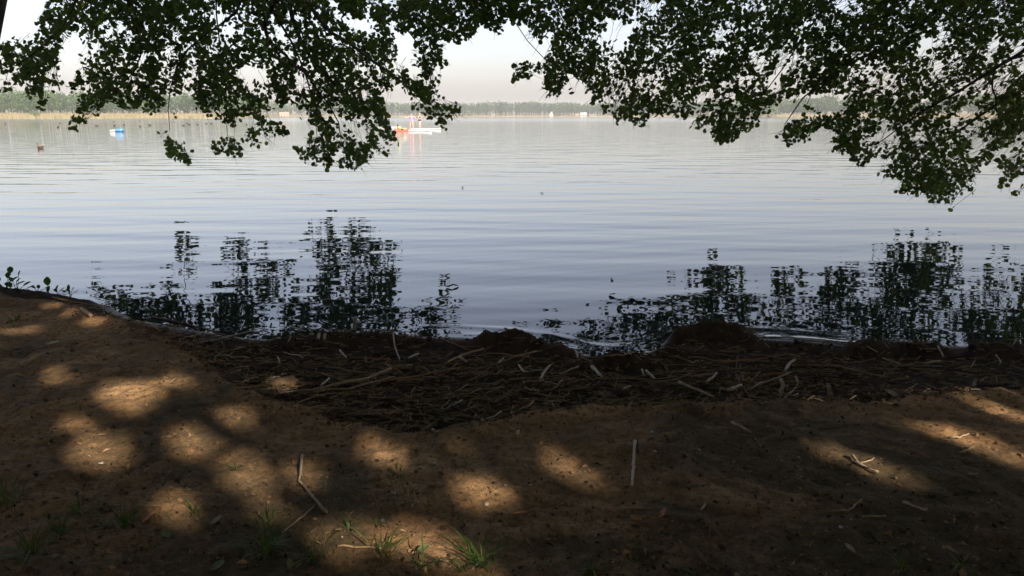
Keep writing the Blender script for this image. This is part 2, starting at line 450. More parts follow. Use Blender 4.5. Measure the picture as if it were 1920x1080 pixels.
mx = nd(nt, 'ShaderNodeMixShader'); nt.links.new(fr.outputs[0], mx.inputs[0])
df = nd(nt, 'ShaderNodeBsdfDiffuse'); df.inputs['Color'].default_value = (0.030, 0.042, 0.050, 1)      # light scattered back by the turbid water
body = nd(nt, 'ShaderNodeMixShader'); body.inputs[0].default_value = 0.5
nt.links.new(tr.outputs[0], body.inputs[1]); nt.links.new(df.outputs[0], body.inputs[2])
nt.links.new(body.outputs[0], mx.inputs[1]); nt.links.new(gl.outputs[0], mx.inputs[2])
out = nd(nt, 'ShaderNodeOutputMaterial'); nt.links.new(mx.outputs[0], out.inputs['Surface'])
lake = obj('lake', wm, m)
tag(lake, 'calm pale lake water with long low ripples', None, None, 'structure')

# ------------------------------------------------------------------ the two alders whose boughs hang over the water
# Outline of the boughs as seen from the bank: where leafy twigs grow and where the sky stays open (photo pixels * zoom).
K1, K4 = 3.375, 2.571
FILL = [
 (K1, 0, [(285,0),(300,70),(235,105),(240,180),(215,222),(150,205),(80,240),(0,262),(-200,300),(-200,440),(0,460),(50,475),(75,505),(120,522),(150,545),(140,640),(205,655),(250,695),(280,718),(285,670),(240,640),(300,645),(330,575),(380,592),(412,510),(375,465),(385,392),(400,340),(365,345),(395,260),(470,245),(520,250),(555,330),(480,380),(465,430),(512,462),(430,540),(440,580),(500,590),(480,630),(490,690),(430,740),(400,800),(470,830),(545,815),(560,770),(650,725),(660,660),(720,680),(820,700),(880,670),(920,720),(1040,700),(1090,780),(1140,770),(1105,700),(1050,640),(1130,590),(1210,620),(1250,700),(1340,735),(1400,690),(1440,700),(1350,770),(1480,790),(1535,740),(1625,745),(1625,0)]),
 (K1, 0, [(55,40),(110,5),(160,10),(150,40),(100,50)]),
 (K1, 0, [(-150,480),(0,500),(40,510),(90,565),(50,585),(0,570),(-150,560)]),
 (K1, 0, [(-150,600),(0,605),(30,640),(75,675),(40,692),(0,660),(-150,660)]),
 (K1, 0, [(1000,850),(1045,810),(1060,850),(1140,860),(1200,920),(1230,965),(1215,1050),(1150,1020),(1060,970),(1050,900)]),
 (K1, 0, [(1310,935),(1380,890),(1440,850),(1480,890),(1560,930),(1550,965),(1480,1000),(1410,975),(1350,965)]),
 (K1, 0, [(1530,870),(1600,800),(1625,800),(1625,920),(1560,920)]),
 (K1, 480, [(0,0),(440,0),(465,40),(490,100),(580,150),(625,185),(655,215),(730,195),(760,190),(830,175),(870,225),(900,345),(860,395),(880,430),(960,505),(1030,560),(960,560),(890,545),(800,590),(790,640),(830,640),(810,690),(845,745),(850,820),(915,895),(900,915),(835,900),(840,970),(755,960),(690,1075),(560,1058),(480,1020),(440,1078),(390,1075),(390,1050),(290,1030),(240,920),(330,840),(400,845),(385,790),(265,745),(330,690),(200,650),(130,690),(80,705),(40,680),(30,725),(220,800),(180,915),(60,905),(0,920)]),
 (K1, 480, [(500,0),(640,0),(690,100),(640,135),(590,110),(520,80)]),
 (K1, 480, [(670,0),(680,30),(790,110),(850,150),(930,215),(980,205),(1000,265),(1010,290),(920,310),(935,345),(990,400),(1040,470),(1090,520),(1040,560),(900,600),(940,650),(950,690),(1040,705),(1085,745),(1150,755),(1160,800),(1210,812),(1230,745),(1290,745),(1350,700),(1330,660),(1260,650),(1225,640),(1200,645),(1150,590),(1150,530),(1200,490),(1170,430),(1225,380),(1180,350),(1195,270),(1225,245),(1300,293),(1350,230),(1400,200),(1400,150),(1450,150),(1500,225),(1550,232),(1550,150),(1620,130),(1625,0)]),
 (K1, 480, [(710,80),(800,90),(830,170),(760,185),(705,150)]),
 (K1, 480, [(880,410),(960,440),(1090,540),(1000,600),(900,560)]),
 (K1, 960, [(0,0),(0,110),(40,155),(78,140),(110,245),(200,252),(210,205),(240,220),(250,300),(212,320),(200,395),(140,352),(50,365),(0,400),(0,500),(20,522),(110,490),(175,460),(200,500),(178,575),(260,617),(310,590),(322,540),(390,590),(402,560),(335,510),(360,440),(400,505),(450,530),(500,615),(520,690),(600,712),(655,780),(700,742),(750,765),(820,812),(885,780),(870,740),(1000,720),(1095,772),(1125,720),(1150,670),(1190,650),(1185,720),(1130,800),(1280,860),(1290,895),(1370,902),(1480,830),(1540,780),(1580,740),(1625,740),(1625,0)]),
 (K4, 1440, [(0,0),(0,550),(25,545),(60,480),(150,480),(155,500),(180,540),(90,590),(28,660),(60,692),(180,716),(200,640),(280,605),(335,640),(288,720),(390,735),(400,790),(480,792),(490,750),(600,765),(535,800),(540,845),(590,858),(645,840),(660,880),(600,912),(700,942),(770,930),(790,972),(840,965),(835,990),(930,1022),(945,990),(900,960),(920,938),(1012,920),(1000,880),(1030,800),(1050,770),(1098,790),(1080,740),(1120,710),(1180,690),(1234,700),(1500,700),(1500,0)]),
 (K4, 1440, [(1130,740),(1234,720),(1400,720),(1400,830),(1190,830),(1195,870),(1115,900),(1120,850),(1160,830),(1110,810)]),
 (K4, 1440, [(1168,940),(1190,905),(1234,880),(1400,860),(1400,930),(1234,920)]),
]
OPEN = [
 (K1, 0, [(1290,60),(1330,140),(1450,125),(1455,60),(1400,60),(1360,90),(1330,70)]),
 (K1, 0, [(1480,440),(1620,400),(1620,520),(1560,500),(1500,490)]),
 (K1, 0, [(870,380),(940,330),(930,390),(890,410)]), (K1, 0, [(650,190),(700,180),(690,240),(660,240)]),
 (K1, 0, [(730,120),(780,130),(760,165),(730,160)]), (K1, 0, [(990,400),(1040,390),(1030,440)]),
 (K1, 480, [(0,460),(60,450),(100,510),(60,530),(0,530)]), (K1, 480, [(230,490),(290,480),(310,540),(260,560),(260,520)]),
 (K1, 480, [(400,680),(430,760),(460,770),(450,700)]), (K1, 480, [(640,810),(700,830),(690,900),(660,840)]),
 (K1, 480, [(130,160),(200,170),(190,260),(140,230)]), (K1, 480, [(560,440),(600,450),(580,490)]),
 (K1, 960, [(585,120),(590,225),(650,270),(700,290),(735,240),(745,190),(820,165),(795,100),(800,40),(770,60),(760,150),(710,160),(690,130),(640,130),(610,70)]),
 (K1, 960, [(870,0),(940,0),(950,60),(880,55)]), (K1, 960, [(1120,0),(1170,0),(1150,40)]),
 (K1, 960, [(1190,590),(1280,600),(1230,640),(1170,640)]), (K1, 960, [(640,370),(700,360),(700,430),(650,420)]),
 (K1, 960, [(1230,290),(1340,310),(1320,335),(1240,330)]), (K1, 960, [(1590,30),(1620,20),(1620,150),(1590,130)]),
 (K1, 960, [(860,470),(930,480),(900,530)]), (K1, 960, [(990,470),(1030,480),(1010,520)]), (K1, 960, [(1400,190),(1440,180),(1420,230)]),
 (K4, 1440, [(725,215),(745,170),(800,180),(790,245),(740,255)]), (K4, 1440, [(790,310),(850,305),(830,360),(800,350)]),
 (K4, 1440, [(310,25),(375,15),(375,50),(320,50)]), (K4, 1440, [(190,95),(260,95),(265,130),(200,125)]),
 (K4, 1440, [(150,450),(290,440),(380,450),(370,530),(250,550),(240,490),(160,490)]),
 (K4, 1440, [(940,510),(1010,520),(1000,560),(900,555)]), (K4, 1440, [(1000,650),(1050,680),(1030,760),(970,700)]),
 (K4, 1440, [(0,350),(90,340),(60,400),(0,410)]), (K4, 1440, [(860,560),(920,560),(900,600),(850,590)]),
 (K4, 1440, [(540,640),(620,630),(600,670),(480,680)]), (K4, 1440, [(1160,210),(1230,190),(1234,240),(1180,250)]), (K4, 1440, [(1090,60),(1140,50),(1130,100),(1080,100)]),
 (K4, 1440, [(820,40),(860,60),(840,100)]),
]
MS = 3                                   # mask cell in photo pixels
MX0, MY0, MW, MH = -300, -60, 860, 170
mx_, my_ = np.meshgrid(MX0 + (np.arange(MW) + .5) * MS, MY0 + (np.arange(MH) + .5) * MS)
def inside(poly):
    r = np.zeros(mx_.shape, bool); n = len(poly)
    for i in range(n):
        (x1, y1), (x2, y2) = poly[i], poly[(i + 1) % n]
        if y1 == y2: continue
        c = ((y1 > my_) != (y2 > my_)) & (mx_ < (x2 - x1) * (my_ - y1) / (y2 - y1) + x1)
        r ^= c
    return r
MASK = np.zeros(mx_.shape, bool)
def px_poly(k, ox, pts): return [(x / k + ox, y / k if y > 0 else -80) for x, y in pts]
for k, ox, pts in FILL: MASK |= inside(px_poly(k, ox, pts))
for k, ox, pts in OPEN: MASK &= ~inside([(x / k + ox, y / k) for x, y in pts])
MASK |= (my_ < -25)
def leafy(u, v):
    i = np.clip(((u - MX0) / MS).astype(int), 0, MW - 1); j = np.clip(((v - MY0) / MS).astype(int), 0, MH - 1)
    m = MASK[j, i]
    return np.where((v < -25) | (u < -120) | (u > 2040), True, m)

# patches of sun on the bank: gaps in the crown along the sun's direction (photo pixels, gap radius in metres)
DAPPLE = [(100,705,.07),(240,742,.17),(325,712,.06),(335,718,.05),(318,672,.035),(190,850,.125),(140,800,.055),
 (360,825,.12),(440,780,.085),(462,888,.11),(330,945,.07),(572,892,.07),(500,965,.05),
 (625,1010,.085),(690,1000,.05),(790,1015,.11),(845,1050,.05),(710,850,.085),(895,915,.085),(860,925,.03),(1050,862,.06),(1085,900,.04),(1035,880,.03),
 (1170,885,.035),(1300,910,.035),(1160,975,.03),(1555,846,.06),(1600,866,.08),(1650,886,.07),(1500,812,.035),(1560,805,.03),(1760,808,.07),(1812,828,.09),
 (1855,848,.06),(1900,872,.05),(1850,765,.06),(1895,785,.06),(1800,752,.03),(1860,925,.03),(1905,945,.03),(1485,975,.025),(1450,1060,.035),(890,1062,.04),
 (100,572,.07),(130,588,.05),(175,602,.06),(20,622,.05),(60,618,.04),(540,700,.06),(560,690,.03),(1600,738,.05),(1690,708,.03),(1835,722,.05),(1780,715,.03),(1905,720,.05),(870,830,.02),(950,800,.02)]
dx_, dy_ = on_plane([d[0] for d in DAPPLE], [d[1] for d in DAPPLE], 0.2)
DP = np.stack([dx_, dy_, np.full(len(DAPPLE), .2)], -1); DR = np.array([d[2] for d in DAPPLE]); DR = np.where(DR >= .08, DR * .77, DR * .76)
def lets_sun(p, half=.03):
    """True where a leaf at p would stand in one of the open sun gaps."""
    hit = np.zeros(len(p), bool)
    A1 = np.cross(S, (0, 0, 1.0)); A1 /= np.linalg.norm(A1); A2 = np.cross(S, A1)
    a, b = p @ A1, p @ A2
    for g, r in zip(DP, DR):
        h_ = (a - g @ A1) ** 2 + (b - g @ A2) ** 2 < (r + half) ** 2
        hit |= h_ & (rng.random(len(p)) < .8) if r < .027 else h_
    return hit & (p[:, 2] > .5)
def frames(n, up=0.35):
    """Random leaf frames: X across, Y along the leaf, Z normal."""
    Y = rng.normal(size=(n, 3)); Y[:, 2] -= 0.5; Y /= np.linalg.norm(Y, axis=1)[:, None]
    T = rng.normal(size=(n, 3)); T[:, 2] += up * 2
    X = np.cross(Y, T); X /= np.linalg.norm(X, axis=1)[:, None] + 1e-9
    return X, Y, np.cross(X, Y)
LEAF_V = [(0, 0, 0), (-.33, .22, .05), (-.47, .58, .08), (-.28, .92, .05), (0, .93, -.02), (.28, .92, .05), (.47, .58, .08), (.33, .22, .05)]
LEAF_F = [(0, 4, 3, 2, 1), (0, 7, 6, 5, 4)]
DEPTH_U = [-300, 0, 120, 300, 600, 700, 760, 880, 960, 1080, 1230, 1290, 1420, 1600, 1800, 1960, 2200]
DEPTH_D = [11.5, 12.5, 13.4, 14.3, 14.8, 14.6, 12.4, 11.9, 12.4, 12.0, 11.8, 13.4, 13.7, 12.3, 11.2, 10.5, 9.6]
def depth_at(u): return np.interp(u, DEPTH_U, DEPTH_D)
def flow(u):
    """World direction twigs hang in, by place along the shore."""
    fx = np.interp(u, [0, 200, 380, 600, 900, 1000, 1300, 1920], [-.6, -.45, .1, .65, .55, -.3, -.65, -.8])
    return fx
NT = 11800
u = rng.uniform(-200, 2120, NT * 4); v = np.where(rng.random(NT * 4) < .60, rng.uniform(-20, 400, NT * 4), -rng.random(NT * 4) ** 1.3 * 620)
keep = leafy(u, v); u, v = u[keep][:NT], v[keep][:NT]
for k_, ox_, pts_ in FILL:
    q_ = np.array(px_poly(k_, ox_, pts_)); lo_, hi_ = q_.min(0), q_.max(0); ar_ = (hi_ - lo_).prod()
    if ar_ < 9000 and lo_[0] > 0:
        c_ = rng.uniform(lo_, hi_, (int(ar_ / 120), 2)); u = np.append(u, c_[:, 0]); v = np.append(v, c_[:, 1])
keep = leafy(u, v); u, v = u[keep], v[keep]
n = len(u)
dd = depth_at(u) + rng.normal(0, .75, n)
P0 = at_depth(u, v, dd)
D0 = np.stack([flow(u) + rng.normal(0, .45, n), rng.normal(0, .55, n), -.55 + rng.normal(0, .35, n)], -1)
D0 /= np.linalg.norm(D0, axis=1)[:, None]
LEN = np.where(np.arange(n) < NT, rng.uniform(.28, .62, n), rng.uniform(.12, .26, n))
twig_paths, twig_r, LC, LS, LT = [], [], [], [], []
side_of = np.where(u < 950 + rng.normal(0, 60, n), 0, 1)
tw_side = []
for i in range(n):
    m_ = 5
    s = np.linspace(0, 1, m_)
    pts = P0[i] + (s * LEN[i])[:, None] * D0[i] + np.stack([0 * s, 0 * s, -.10 * s * s], -1) + rng.normal(0, .012, (m_, 3))
    uu, vv, _ = project(pts[[2, -1]])
    if not leafy(uu, vv).all():
        if not leafy(uu, vv)[0]: continue
        pts = pts[:4]
    twig_paths.append(pts); twig_r.append(np.linspace(.0045, .0018, len(pts))); tw_side.append(side_of[i])
    nl = rng.integers(7, 12)
    tpar = rng.random(nl) * (len(pts) - 1)
    k = np.minimum(tpar.astype(int), len(pts) - 2); fpar = (tpar - k)[:, None]
    q = pts[k] * (1 - fpar) + pts[k + 1] * fpar + rng.normal(0, .035, (nl, 3))
    LC.append(q); LS.append(np.full(nl, side_of[i]))
    LT.append(np.clip(rng.normal(1, .2, nl), .5, 1.5) * .0057 * dd[i])
LC = np.concatenate(LC); LS = np.concatenate(LS); LT = np.concatenate(LT)
uu, vv, _ = project(LC)
ok = leafy(uu, vv) & ~lets_sun(LC)
# small open gaps between the sprays
gap = fbm(uu + 0, vv, 52, 3)
ok &= (gap < .30) | (rng.random(len(ok)) < .22)
LC, LS, LT = LC[ok], LS[ok], LT[ok]

def limb_path(pix, d0, d1, jitter=.03):
    pix = np.array(pix, float); s = np.linspace(0, 1, len(pix))
    p = at_depth(pix[:, 0], pix[:, 1], d0 + (d1 - d0) * s)
    return p
def resample(p, n):
    p = np.asarray(p, float); L = np.concatenate([[0], np.cumsum(np.linalg.norm(np.diff(p, axis=0), axis=1))])
    t = np.linspace(0, L[-1], n)
    q = np.stack([np.interp(t, L, p[:, i]) for i in range(3)], -1)
    for _ in range(2): q[1:-1] = (q[:-2] + 2 * q[1:-1] + q[2:]) / 4
    return q
def zpix(k, ox, pts): return [(x / k + ox, y / k) for x, y in pts]
# limbs: (tree, pixel polyline, depth from, depth to, radius at its base, radius at its tip, upper attachment points in metres)
LIMBS = [
 (0, zpix(K1,0,[(490,0),(480,60),(450,140),(370,220),(300,280),(200,330),(90,420)]), 12.6, 12.0, .035, .008, [(-4.9,8.7,6.2),(-4.6,10.6,5.2)]),
 (0, zpix(K1,0,[(1350,0),(1380,200),(1400,350),(1430,500),(1430,690),(1438,860)]), 14.2, 14.4, .022, .005, [(-4.6,9.3,7.2),(-3.7,12.2,5.6)]),
 (0, zpix(K1,0,[(1540,0),(1540,80),(1460,140),(1300,190),(1150,330),(1060,480),(1050,700),(1075,830)]), 14, 14.0, .036, .005, [(-4.5,9.2,7.4),(-3.3,12.4,5.6)]),
 (0, zpix(K1,0,[(780,0),(800,90),(900,240),(960,290),(900,420),(760,560),(560,720)]), 13.6, 13.4, .030, .006, [(-4.8,8.9,6.8),(-4.4,11.4,5.6)]),
 (0, zpix(K1,480,[(190,0),(230,150),(270,280),(340,370),(400,430),(500,560),(620,660),(720,780),(850,880)]), 14.4, 14.8, .060, .006, [(-4.4,9.5,7.9),(-3.2,12.6,6.2)]),
 (0, zpix(K1,480,[(20,0),(70,60),(150,150),(230,270),(320,400),(330,560),(370,700),(400,790),(390,900)]), 14.2, 14.6, .040, .005, [(-4.5,9.3,7.6),(-3.6,12.3,6.0)]),
 (0, zpix(K1,480,[(280,0),(400,130),(480,220),(620,310),(760,390),(900,510),(1000,580),(1150,680),(1270,700)]), 14.3, 12.0, .048, .006, [(-4.3,9.6,8.2),(-2.8,12.8,6.4)]),
 (0, zpix(K1,480,[(20,190),(150,320),(290,440),(420,600),(520,760),(560,950)]), 14.0, 14.2, .028, .005, [(-3.3,13.3,4.4)]),
 (0, zpix(K1,480,[(700,0),(860,90),(980,190),(1060,300),(1090,430),(1120,560)]), 13.4, 12.0, .030, .005, [(-4.1,9.8,8.6),(-1.4,13.4,6.2)]),
 (1, zpix(K1,960,[(1300,60),(1180,170),(1080,280),(950,380),(800,430),(660,450),(520,520)]), 13.4, 11.9, .042, .006, [(6.6,4.4,7.6),(5.0,9.5,6.2),(3.4,12.7,4.3)]),
 (1, zpix(K1,960,[(120,-40),(230,0),(300,60),(420,170),(500,270),(540,330),(600,480)]), 12.4, 11.9, .030, .005, [(6.0,4.6,8.8),(3.4,10.5,7.6),(1.0,13.4,5.0)]),
 (1, zpix(K1,960,[(-60,-30),(-120,20),(-160,60),(60,200),(160,330),(260,430)]), 12.4, 12.1, .022, .005, [(5.8,4.6,9.0),(2.6,10.8,7.8),(.4,13.6,5.0)]),
 (1, zpix(K4,1440,[(860,0),(840,60),(780,120),(700,185),(600,215),(480,260),(330,330),(180,420),(80,600)]), 11.8, 12.4, .068, .006, [(7.6,3.6,6.6),(6.2,8.0,5.2)]),
 (1, zpix(K4,1440,[(1234,230),(1100,330),(1000,390),(900,470),(800,520),(640,560),(520,700)]), 10.6, 11.2, .052, .006, [(8.2,2.6,5.0),(7.6,6.8,4.2)]),
 (1, zpix(K4,1440,[(1234,420),(1100,490),(1040,550),(950,600),(850,680),(700,760),(640,880)]), 10.4, 11.0, .042, .005, [(8.4,2.4,4.2),(7.7,6.8,3.3)]),
 (1, zpix(K4,1440,[(360,-30),(220,60),(170,150),(100,300),(20,420),(-120,560)]), 12.6, 12.9, .034, .005, [(7.0,4.0,7.2),(5.6,9.2,5.8)]),
 (1, zpix(K4,1440,[(1130,640),(1080,720),(1000,830),(920,920),(880,990)]), 10.6, 10.8, .012, .004, [(7.6,7.6,3.0),(5.8,9.6,2.2)]),
 (1, zpix(K4,1440,[(620,-40),(520,80),(420,180),(300,250),(250,300),(180,520)]), 12.2, 12.5, .028, .005, [(7.3,3.8,7.0),(5.9,8.6,5.4)]),
]
def tree(base, trunk_pts, trunk_r, label, group=None):
    t = empty('alder_tree', base)
    tag(t, label, 'tree', group)
    inv = -np.array(base)
    tp = resample(trunk_pts, 22); rr = np.interp(np.linspace(0, 1, 22), *trunk_r)
    rr = rr * (1 + .05 * rng.normal(size=22))
    o = obj('trunk', tubes('trunk', [tp + inv], [rr], 14), M['bark'], t)
    return t, inv
_q = [at_depth(px_, py_, d_) for px_, py_, d_ in ((-86, 300, 8.1), (-44, 130, 8.2), (-20, 20, 8.3))]
TA, IA = tree((-6.05, 8.0, .2), [(-6.1, 8.0, -.1), (-5.95, 8.0, .8), *_q, _q[2] + (.35, .25, 1.6), (-4.5, 9.2, 8.6), (-4.1, 9.6, 10.8), (-3.9, 9.8, 13.0)],
              ([0, .08, .5, .8, 1], [.25, .17, .125, .08, .03]), 'dark alder leaning in from the left bank, boughs drooping before the swimmers on boards')
TB, IB = tree((9.0, 1.2, .2), [(9.0, 1.2, -.2), (8.9, 1.4, 2), (8.5, 2.2, 4.4), (7.8, 3.2, 6.4), (7.0, 3.4, 8.4), (6.2, 2.6, 11), (6.0, 0, 13.5), (6.6, -3, 15)],
              ([0, .08, .5, .8, 1], [.40, .28, .22, .14, .05]), 'dark alder whose broad boughs sweep in from the right and shade the bank')
TREES = [(TA, IA), (TB, IB)]
for tr_, pix, d0, d1, r0, r1, pre in LIMBS:
    t, inv = TREES[tr_]
    p = np.concatenate([np.array(pre), limb_path(pix, d0, d1)])
    k = 26; q = resample(p, k); q[1:-1] += rng.normal(0, .012, (k - 2, 3))
    rr = np.interp(np.linspace(0, 1, k), [0, .4, 1], [r0 * 1.9, r0 * 1.25, r1])
    obj('limb', tubes('limb', [q + inv], [rr], 7), M['bark'], t)

# unseen leaves added toward the sun, shaped to shade the bank and boughs
def shade_leaves(targets, t0, t1, half=.05):
    t = rng.uniform(t0, t1, len(targets))
    p = targets + t[:, None] * S + rng.normal(0, .12, (len(targets), 3))
    return p[~lets_sun(p, half)]
def box_pts(n, lo, hi): return rng.uniform(lo, hi, (n, 3))
lo = shade_leaves(box_pts(95000, (-7.5, -1.5, .2), (7.5, 7.5, .25)), 11, 15, .03)
hi = shade_leaves(box_pts(8000, (-12, 9.5, .3), (9, 15.5, 8)), 13, 21)
roof = rng.uniform((-13, -18, 0), (15, 9.5, 1), (170000, 3))  # overhead leaves added out of view to dim the sky light on the bank
roof[:, 2] = 5.2 + 5.5 * roof[:, 2] + .8 * fbm(roof[:, 0], roof[:, 1], 3.0, 3) - .12 * np.maximum(-roof[:, 1] - 8, 0)
shade_skirt = np.concatenate([rng.uniform((-13, -18, .8), (15, -9, 6), (26000, 3)), rng.uniform((-14, -12, 1.5), (-8, 4, 6), (16000, 3)), rng.uniform((9, -12, 1.2), (15, 3, 6), (16000, 3))])  # low leaf walls added behind and beside the camera to darken the bank
roof = np.concatenate([roof, shade_skirt])
uu, vv, dep = project(roof)
roof = roof[(~lets_sun(roof, .05)) & ~((dep > .1) & (uu > -60) & (uu < 1980) & (vv > -40))]
LEAF_S = [(0, -.47, 0), (-.46, -.02, .06), (-.2, .46, 0), (.2, .46, 0), (.46, -.02, .06)]
def leaf_mass(pts, t, inv, size):
    X, Y, Z = frames(len(pts), .6)
    k = np.clip(rng.normal(size, size * .18, len(pts)), size * .6, size * 1.4)[:, None]
    obj('shade_crown', mesh_stamp('shade_crown', pts + inv, X * k, Y * k, Z * k, LEAF_S, [(0, 4, 3, 2, 1)]), M['leaf'], t)['kind'] = 'stuff'  # unseen leaf mass, there for the shade it casts
left_ = roof[:, 0] < -1.0 + .25 * roof[:, 1] + rng.normal(0, 1, len(roof))
leaf_mass(np.concatenate([hi, roof[~left_]]), TB, IB, .17)
leaf_mass(lo, TB, IB, .12)
leaf_mass(roof[left_], TA, IA, .17)
hb = []
for k in range(16):
    e_ = hi[rng.integers(len(hi))]
    hb.append(resample([(6.4, 1.5, 12), (np.array([6.4, 1.5, 12]) * .5 + e_ * .5) + rng.normal(0, .5, 3), e_], 10))
for q in hb:
    obj('limb', tubes('limb', [q + IB], [np.linspace(.09, .02, 10)], 6), M['bark'], TB)

for side, (t, inv) in enumerate(TREES):
    sel = LS == side
    c, s_ = LC[sel], LT[sel]
    X, Y, Z = frames(len(c))
    uu, vv, dep = project(c)
    face = np.abs(np.einsum('ij,ij->i', Z, (c - np.array([0, 0, CZ])) / np.linalg.norm(c - np.array([0, 0, CZ]), axis=1)[:, None]))
    show = s_ / dep * face * ((uu > 5) & (uu < 1915) & (vv > 5)) * np.where(leafy(uu, vv + 14), 1.0, 1.25)
    top = np.argsort(-show)[:300]
    rest = np.ones(len(c), bool); rest[top] = False
    o = obj('crown', mesh_stamp('crown', c[rest] + inv, X[rest] * s_[rest, None], Y[rest] * s_[rest, None], Z[rest] * s_[rest, None], LEAF_V, LEAF_F), M['leaf'], t)
    o['kind'] = 'stuff'
    lm = bpy.data.meshes.new('leaf'); lm.from_pydata(LEAF_V, [], LEAF_F); lm.materials.append(M['leaf'])
    for i in top:
        o = obj('leaf', lm, None, t)
        o.matrix_local = Matrix(((*[X[i][0], Y[i][0], Z[i][0]], 0), (X[i][1], Y[i][1], Z[i][1], 0), (X[i][2], Y[i][2], Z[i][2], 0), (0, 0, 0, 1))) @ Matrix.Scale(s_[i], 4)
        o.location = c[i] + inv
    sp = [p + inv for p, q in zip(twig_paths, tw_side) if q == side]; sr = [p for p, q in zip(twig_r, tw_side) if q == side]
    o = obj('twigs', tubes('twigs', sp, sr, 3, caps=False), M['bark'], t); o['kind'] = 'stuff'

# ------------------------------------------------------------------ far shores: woods, reed beds, houses
def shore_pt(px, off=0.0):
    """Point at ground level on the far shore straight behind photo column px, off metres inland."""
    a = math.atan((px - 960) / F * cp)
    x, y = math.sin(a), math.cos(a)
    r = float(far_r(np.array(x), np.array(y))) + off
    return np.array([x * r, y * r, min(max(off / 6, -1.6), 1) * .5 + max(off - 10, 0) * .012])
M['wood_far'] = leaf_mat('far_foliage', [(0.1, (0.022, 0.062, 0.020)), (0.5, (0.058, 0.125, 0.032)), (0.95, (0.14, 0.20, 0.05))], (0.08, 0.14, 0.03), 0.25)
M['pine_far'] = leaf_mat('far_pine', [(0.1, (0.016, 0.055, 0.024)), (0.6, (0.046, 0.115, 0.038)), (0.95, (0.12, 0.18, 0.05))], (0.06, 0.12, 0.03), 0.2)
M['willow'] = leaf_mat('willow_foliage', [(0.0, (0.07, 0.11, 0.035)), (1.0, (0.14, 0.18, 0.06))], (0.14, 0.2, 0.04), 0.25)
M['reed'] = simple('reed_bed', (0.20, 0.17, 0.09), (0.30, 0.265, 0.15), 0.3, 0.9, island=True)
def tree_tone(m):
    nt = m.node_tree; g = [x for x in nt.nodes if x.bl_idname == 'ShaderNodeNewGeometry'][0]; r = [x for x in nt.nodes if x.bl_idname == 'ShaderNodeValToRGB'][0]
    a = nd(nt, 'ShaderNodeAttribute'); a.attribute_name = 'tone'
    nt.links.new(mth(nt, 'ADD', mth(nt, 'MULTIPLY', a.outputs['Fac'], .75), mth(nt, 'MULTIPLY', g.outputs['Random Per Island'], .25)), r.inputs[0])
tree_tone(M['wood_far']); tree_tone(M['pine_far'])
def wood(name, px0, px1, n, depth, hmin, hmax, material, label, narrow=.33, per=150, fs=.55, inland=5):
    pts, szs = [], []
    trunks, trr = [], []
    for i in range(n):
        px = rng.uniform(px0, px1); g = shore_pt(px, inland + depth * rng.random() ** 1.3)
        h = rng.uniform(hmin, hmax) * (1 + .06 * math.sin(px * .021) + .05 * math.sin(px * .09))
        w = h * narrow * rng.uniform(.8, 1.2)
        q = rng.normal(size=(per, 3)); q /= np.linalg.norm(q, axis=1)[:, None]
        q *= (rng.random(per) ** .45)[:, None]
        taper = 1 - .45 * np.clip(q[:, 2], 0, 1)
        c = np.stack([q[:, 0] * w * taper, q[:, 1] * w * taper, h * .58 + q[:, 2] * h * .42], -1)
        # lumpy crown: pull leaves toward a few bough centres
        ctr = c[rng.integers(0, per, 9)]
        near = np.argmin(((c[:, None] - ctr[None]) ** 2).sum(-1), 1)
        c = c * .62 + ctr[near] * .38
        pts.append(c + g); szs.append(np.full(per, fs) * rng.uniform(.7, 1.35, per))
        trunks.append([g - (0, 0, .3), g + (0, 0, h * .75)]); trr.append([.16, .06])
    pts = np.concatenate(pts); szs = np.concatenate(szs)[:, None]
    X, Y, Z = frames(len(pts))
    e = obj(name, mesh_stamp(name, pts, X * szs, Y * szs, Z * szs, LEAF_S, [(0, 4, 3, 2, 1)]), material)
    at = e.data.attributes.new('tone', 'FLOAT', 'FACE'); at.data.foreach_set('value', np.repeat(rng.random(n), per).astype(np.float32))
    tag(e, label, None, None, 'stuff')
    o = obj('trunks', tubes('trunks', trunks, trr, 4, caps=False), M['bark'], e); o['kind'] = 'stuff'
wood('far_wood', -260, 450, 420, 45, 10.5, 13.5, M['wood_far'], 'low bushy green wood along the near far shore behind the reeds', .36, 170, .62)
wood('far_wood', 430, 700, 190, 60, 13.5, 18, M['wood_far'], 'hazy rounded wood across the lake behind the house with the red roof', .33, 130, 1.0)
wood('far_wood', 690, 1330, 900, 50, 13.0, 15.0, M['pine_far'], 'hazy even pine wood along the middle of the far shore', .19, 110, .75)
wood('far_wood', 1310, 2200, 420, 60, 10.5, 15.0, M['wood_far'], 'bluish far wood seen through the boughs on the right', .34, 140, .95)
def reeds(px0, px1, n, h0, h1, label, w=.5):
    px = rng.uniform(px0, px1, n); P = np.array([shore_pt(p, rng.uniform(-1.5, 5)) for p in px])
    hh = rng.uniform(h0, h1, n); V = np.zeros((n, 3, 3)); V[:, 0] = P + np.stack([-w * rng.uniform(.5, 1, n), 0 * hh, -hh * .0 - .3], -1)
    V[:, 1] = P + np.stack([w * rng.uniform(.5, 1, n), 0 * hh, 0 * hh - .3], -1); V[:, 2] = P + np.stack([rng.normal(0, .3, n), rng.normal(0, .4, n), hh], -1)
    me = mesh_np('reed_bed', V.reshape(-1, 3), np.arange(3 * n), np.arange(n) * 3, np.full(n, 3))
    tag(obj('reed_bed', me, M['reed']), label, None, None, 'stuff')
reeds(-260, 480, 5200, 1.6, 2.9, 'golden reed bed below the bushy wood on the left shore')
reeds(480, 1330, 4200, .8, 1.7, 'thin pale reed line along the middle of the far shore', .8)
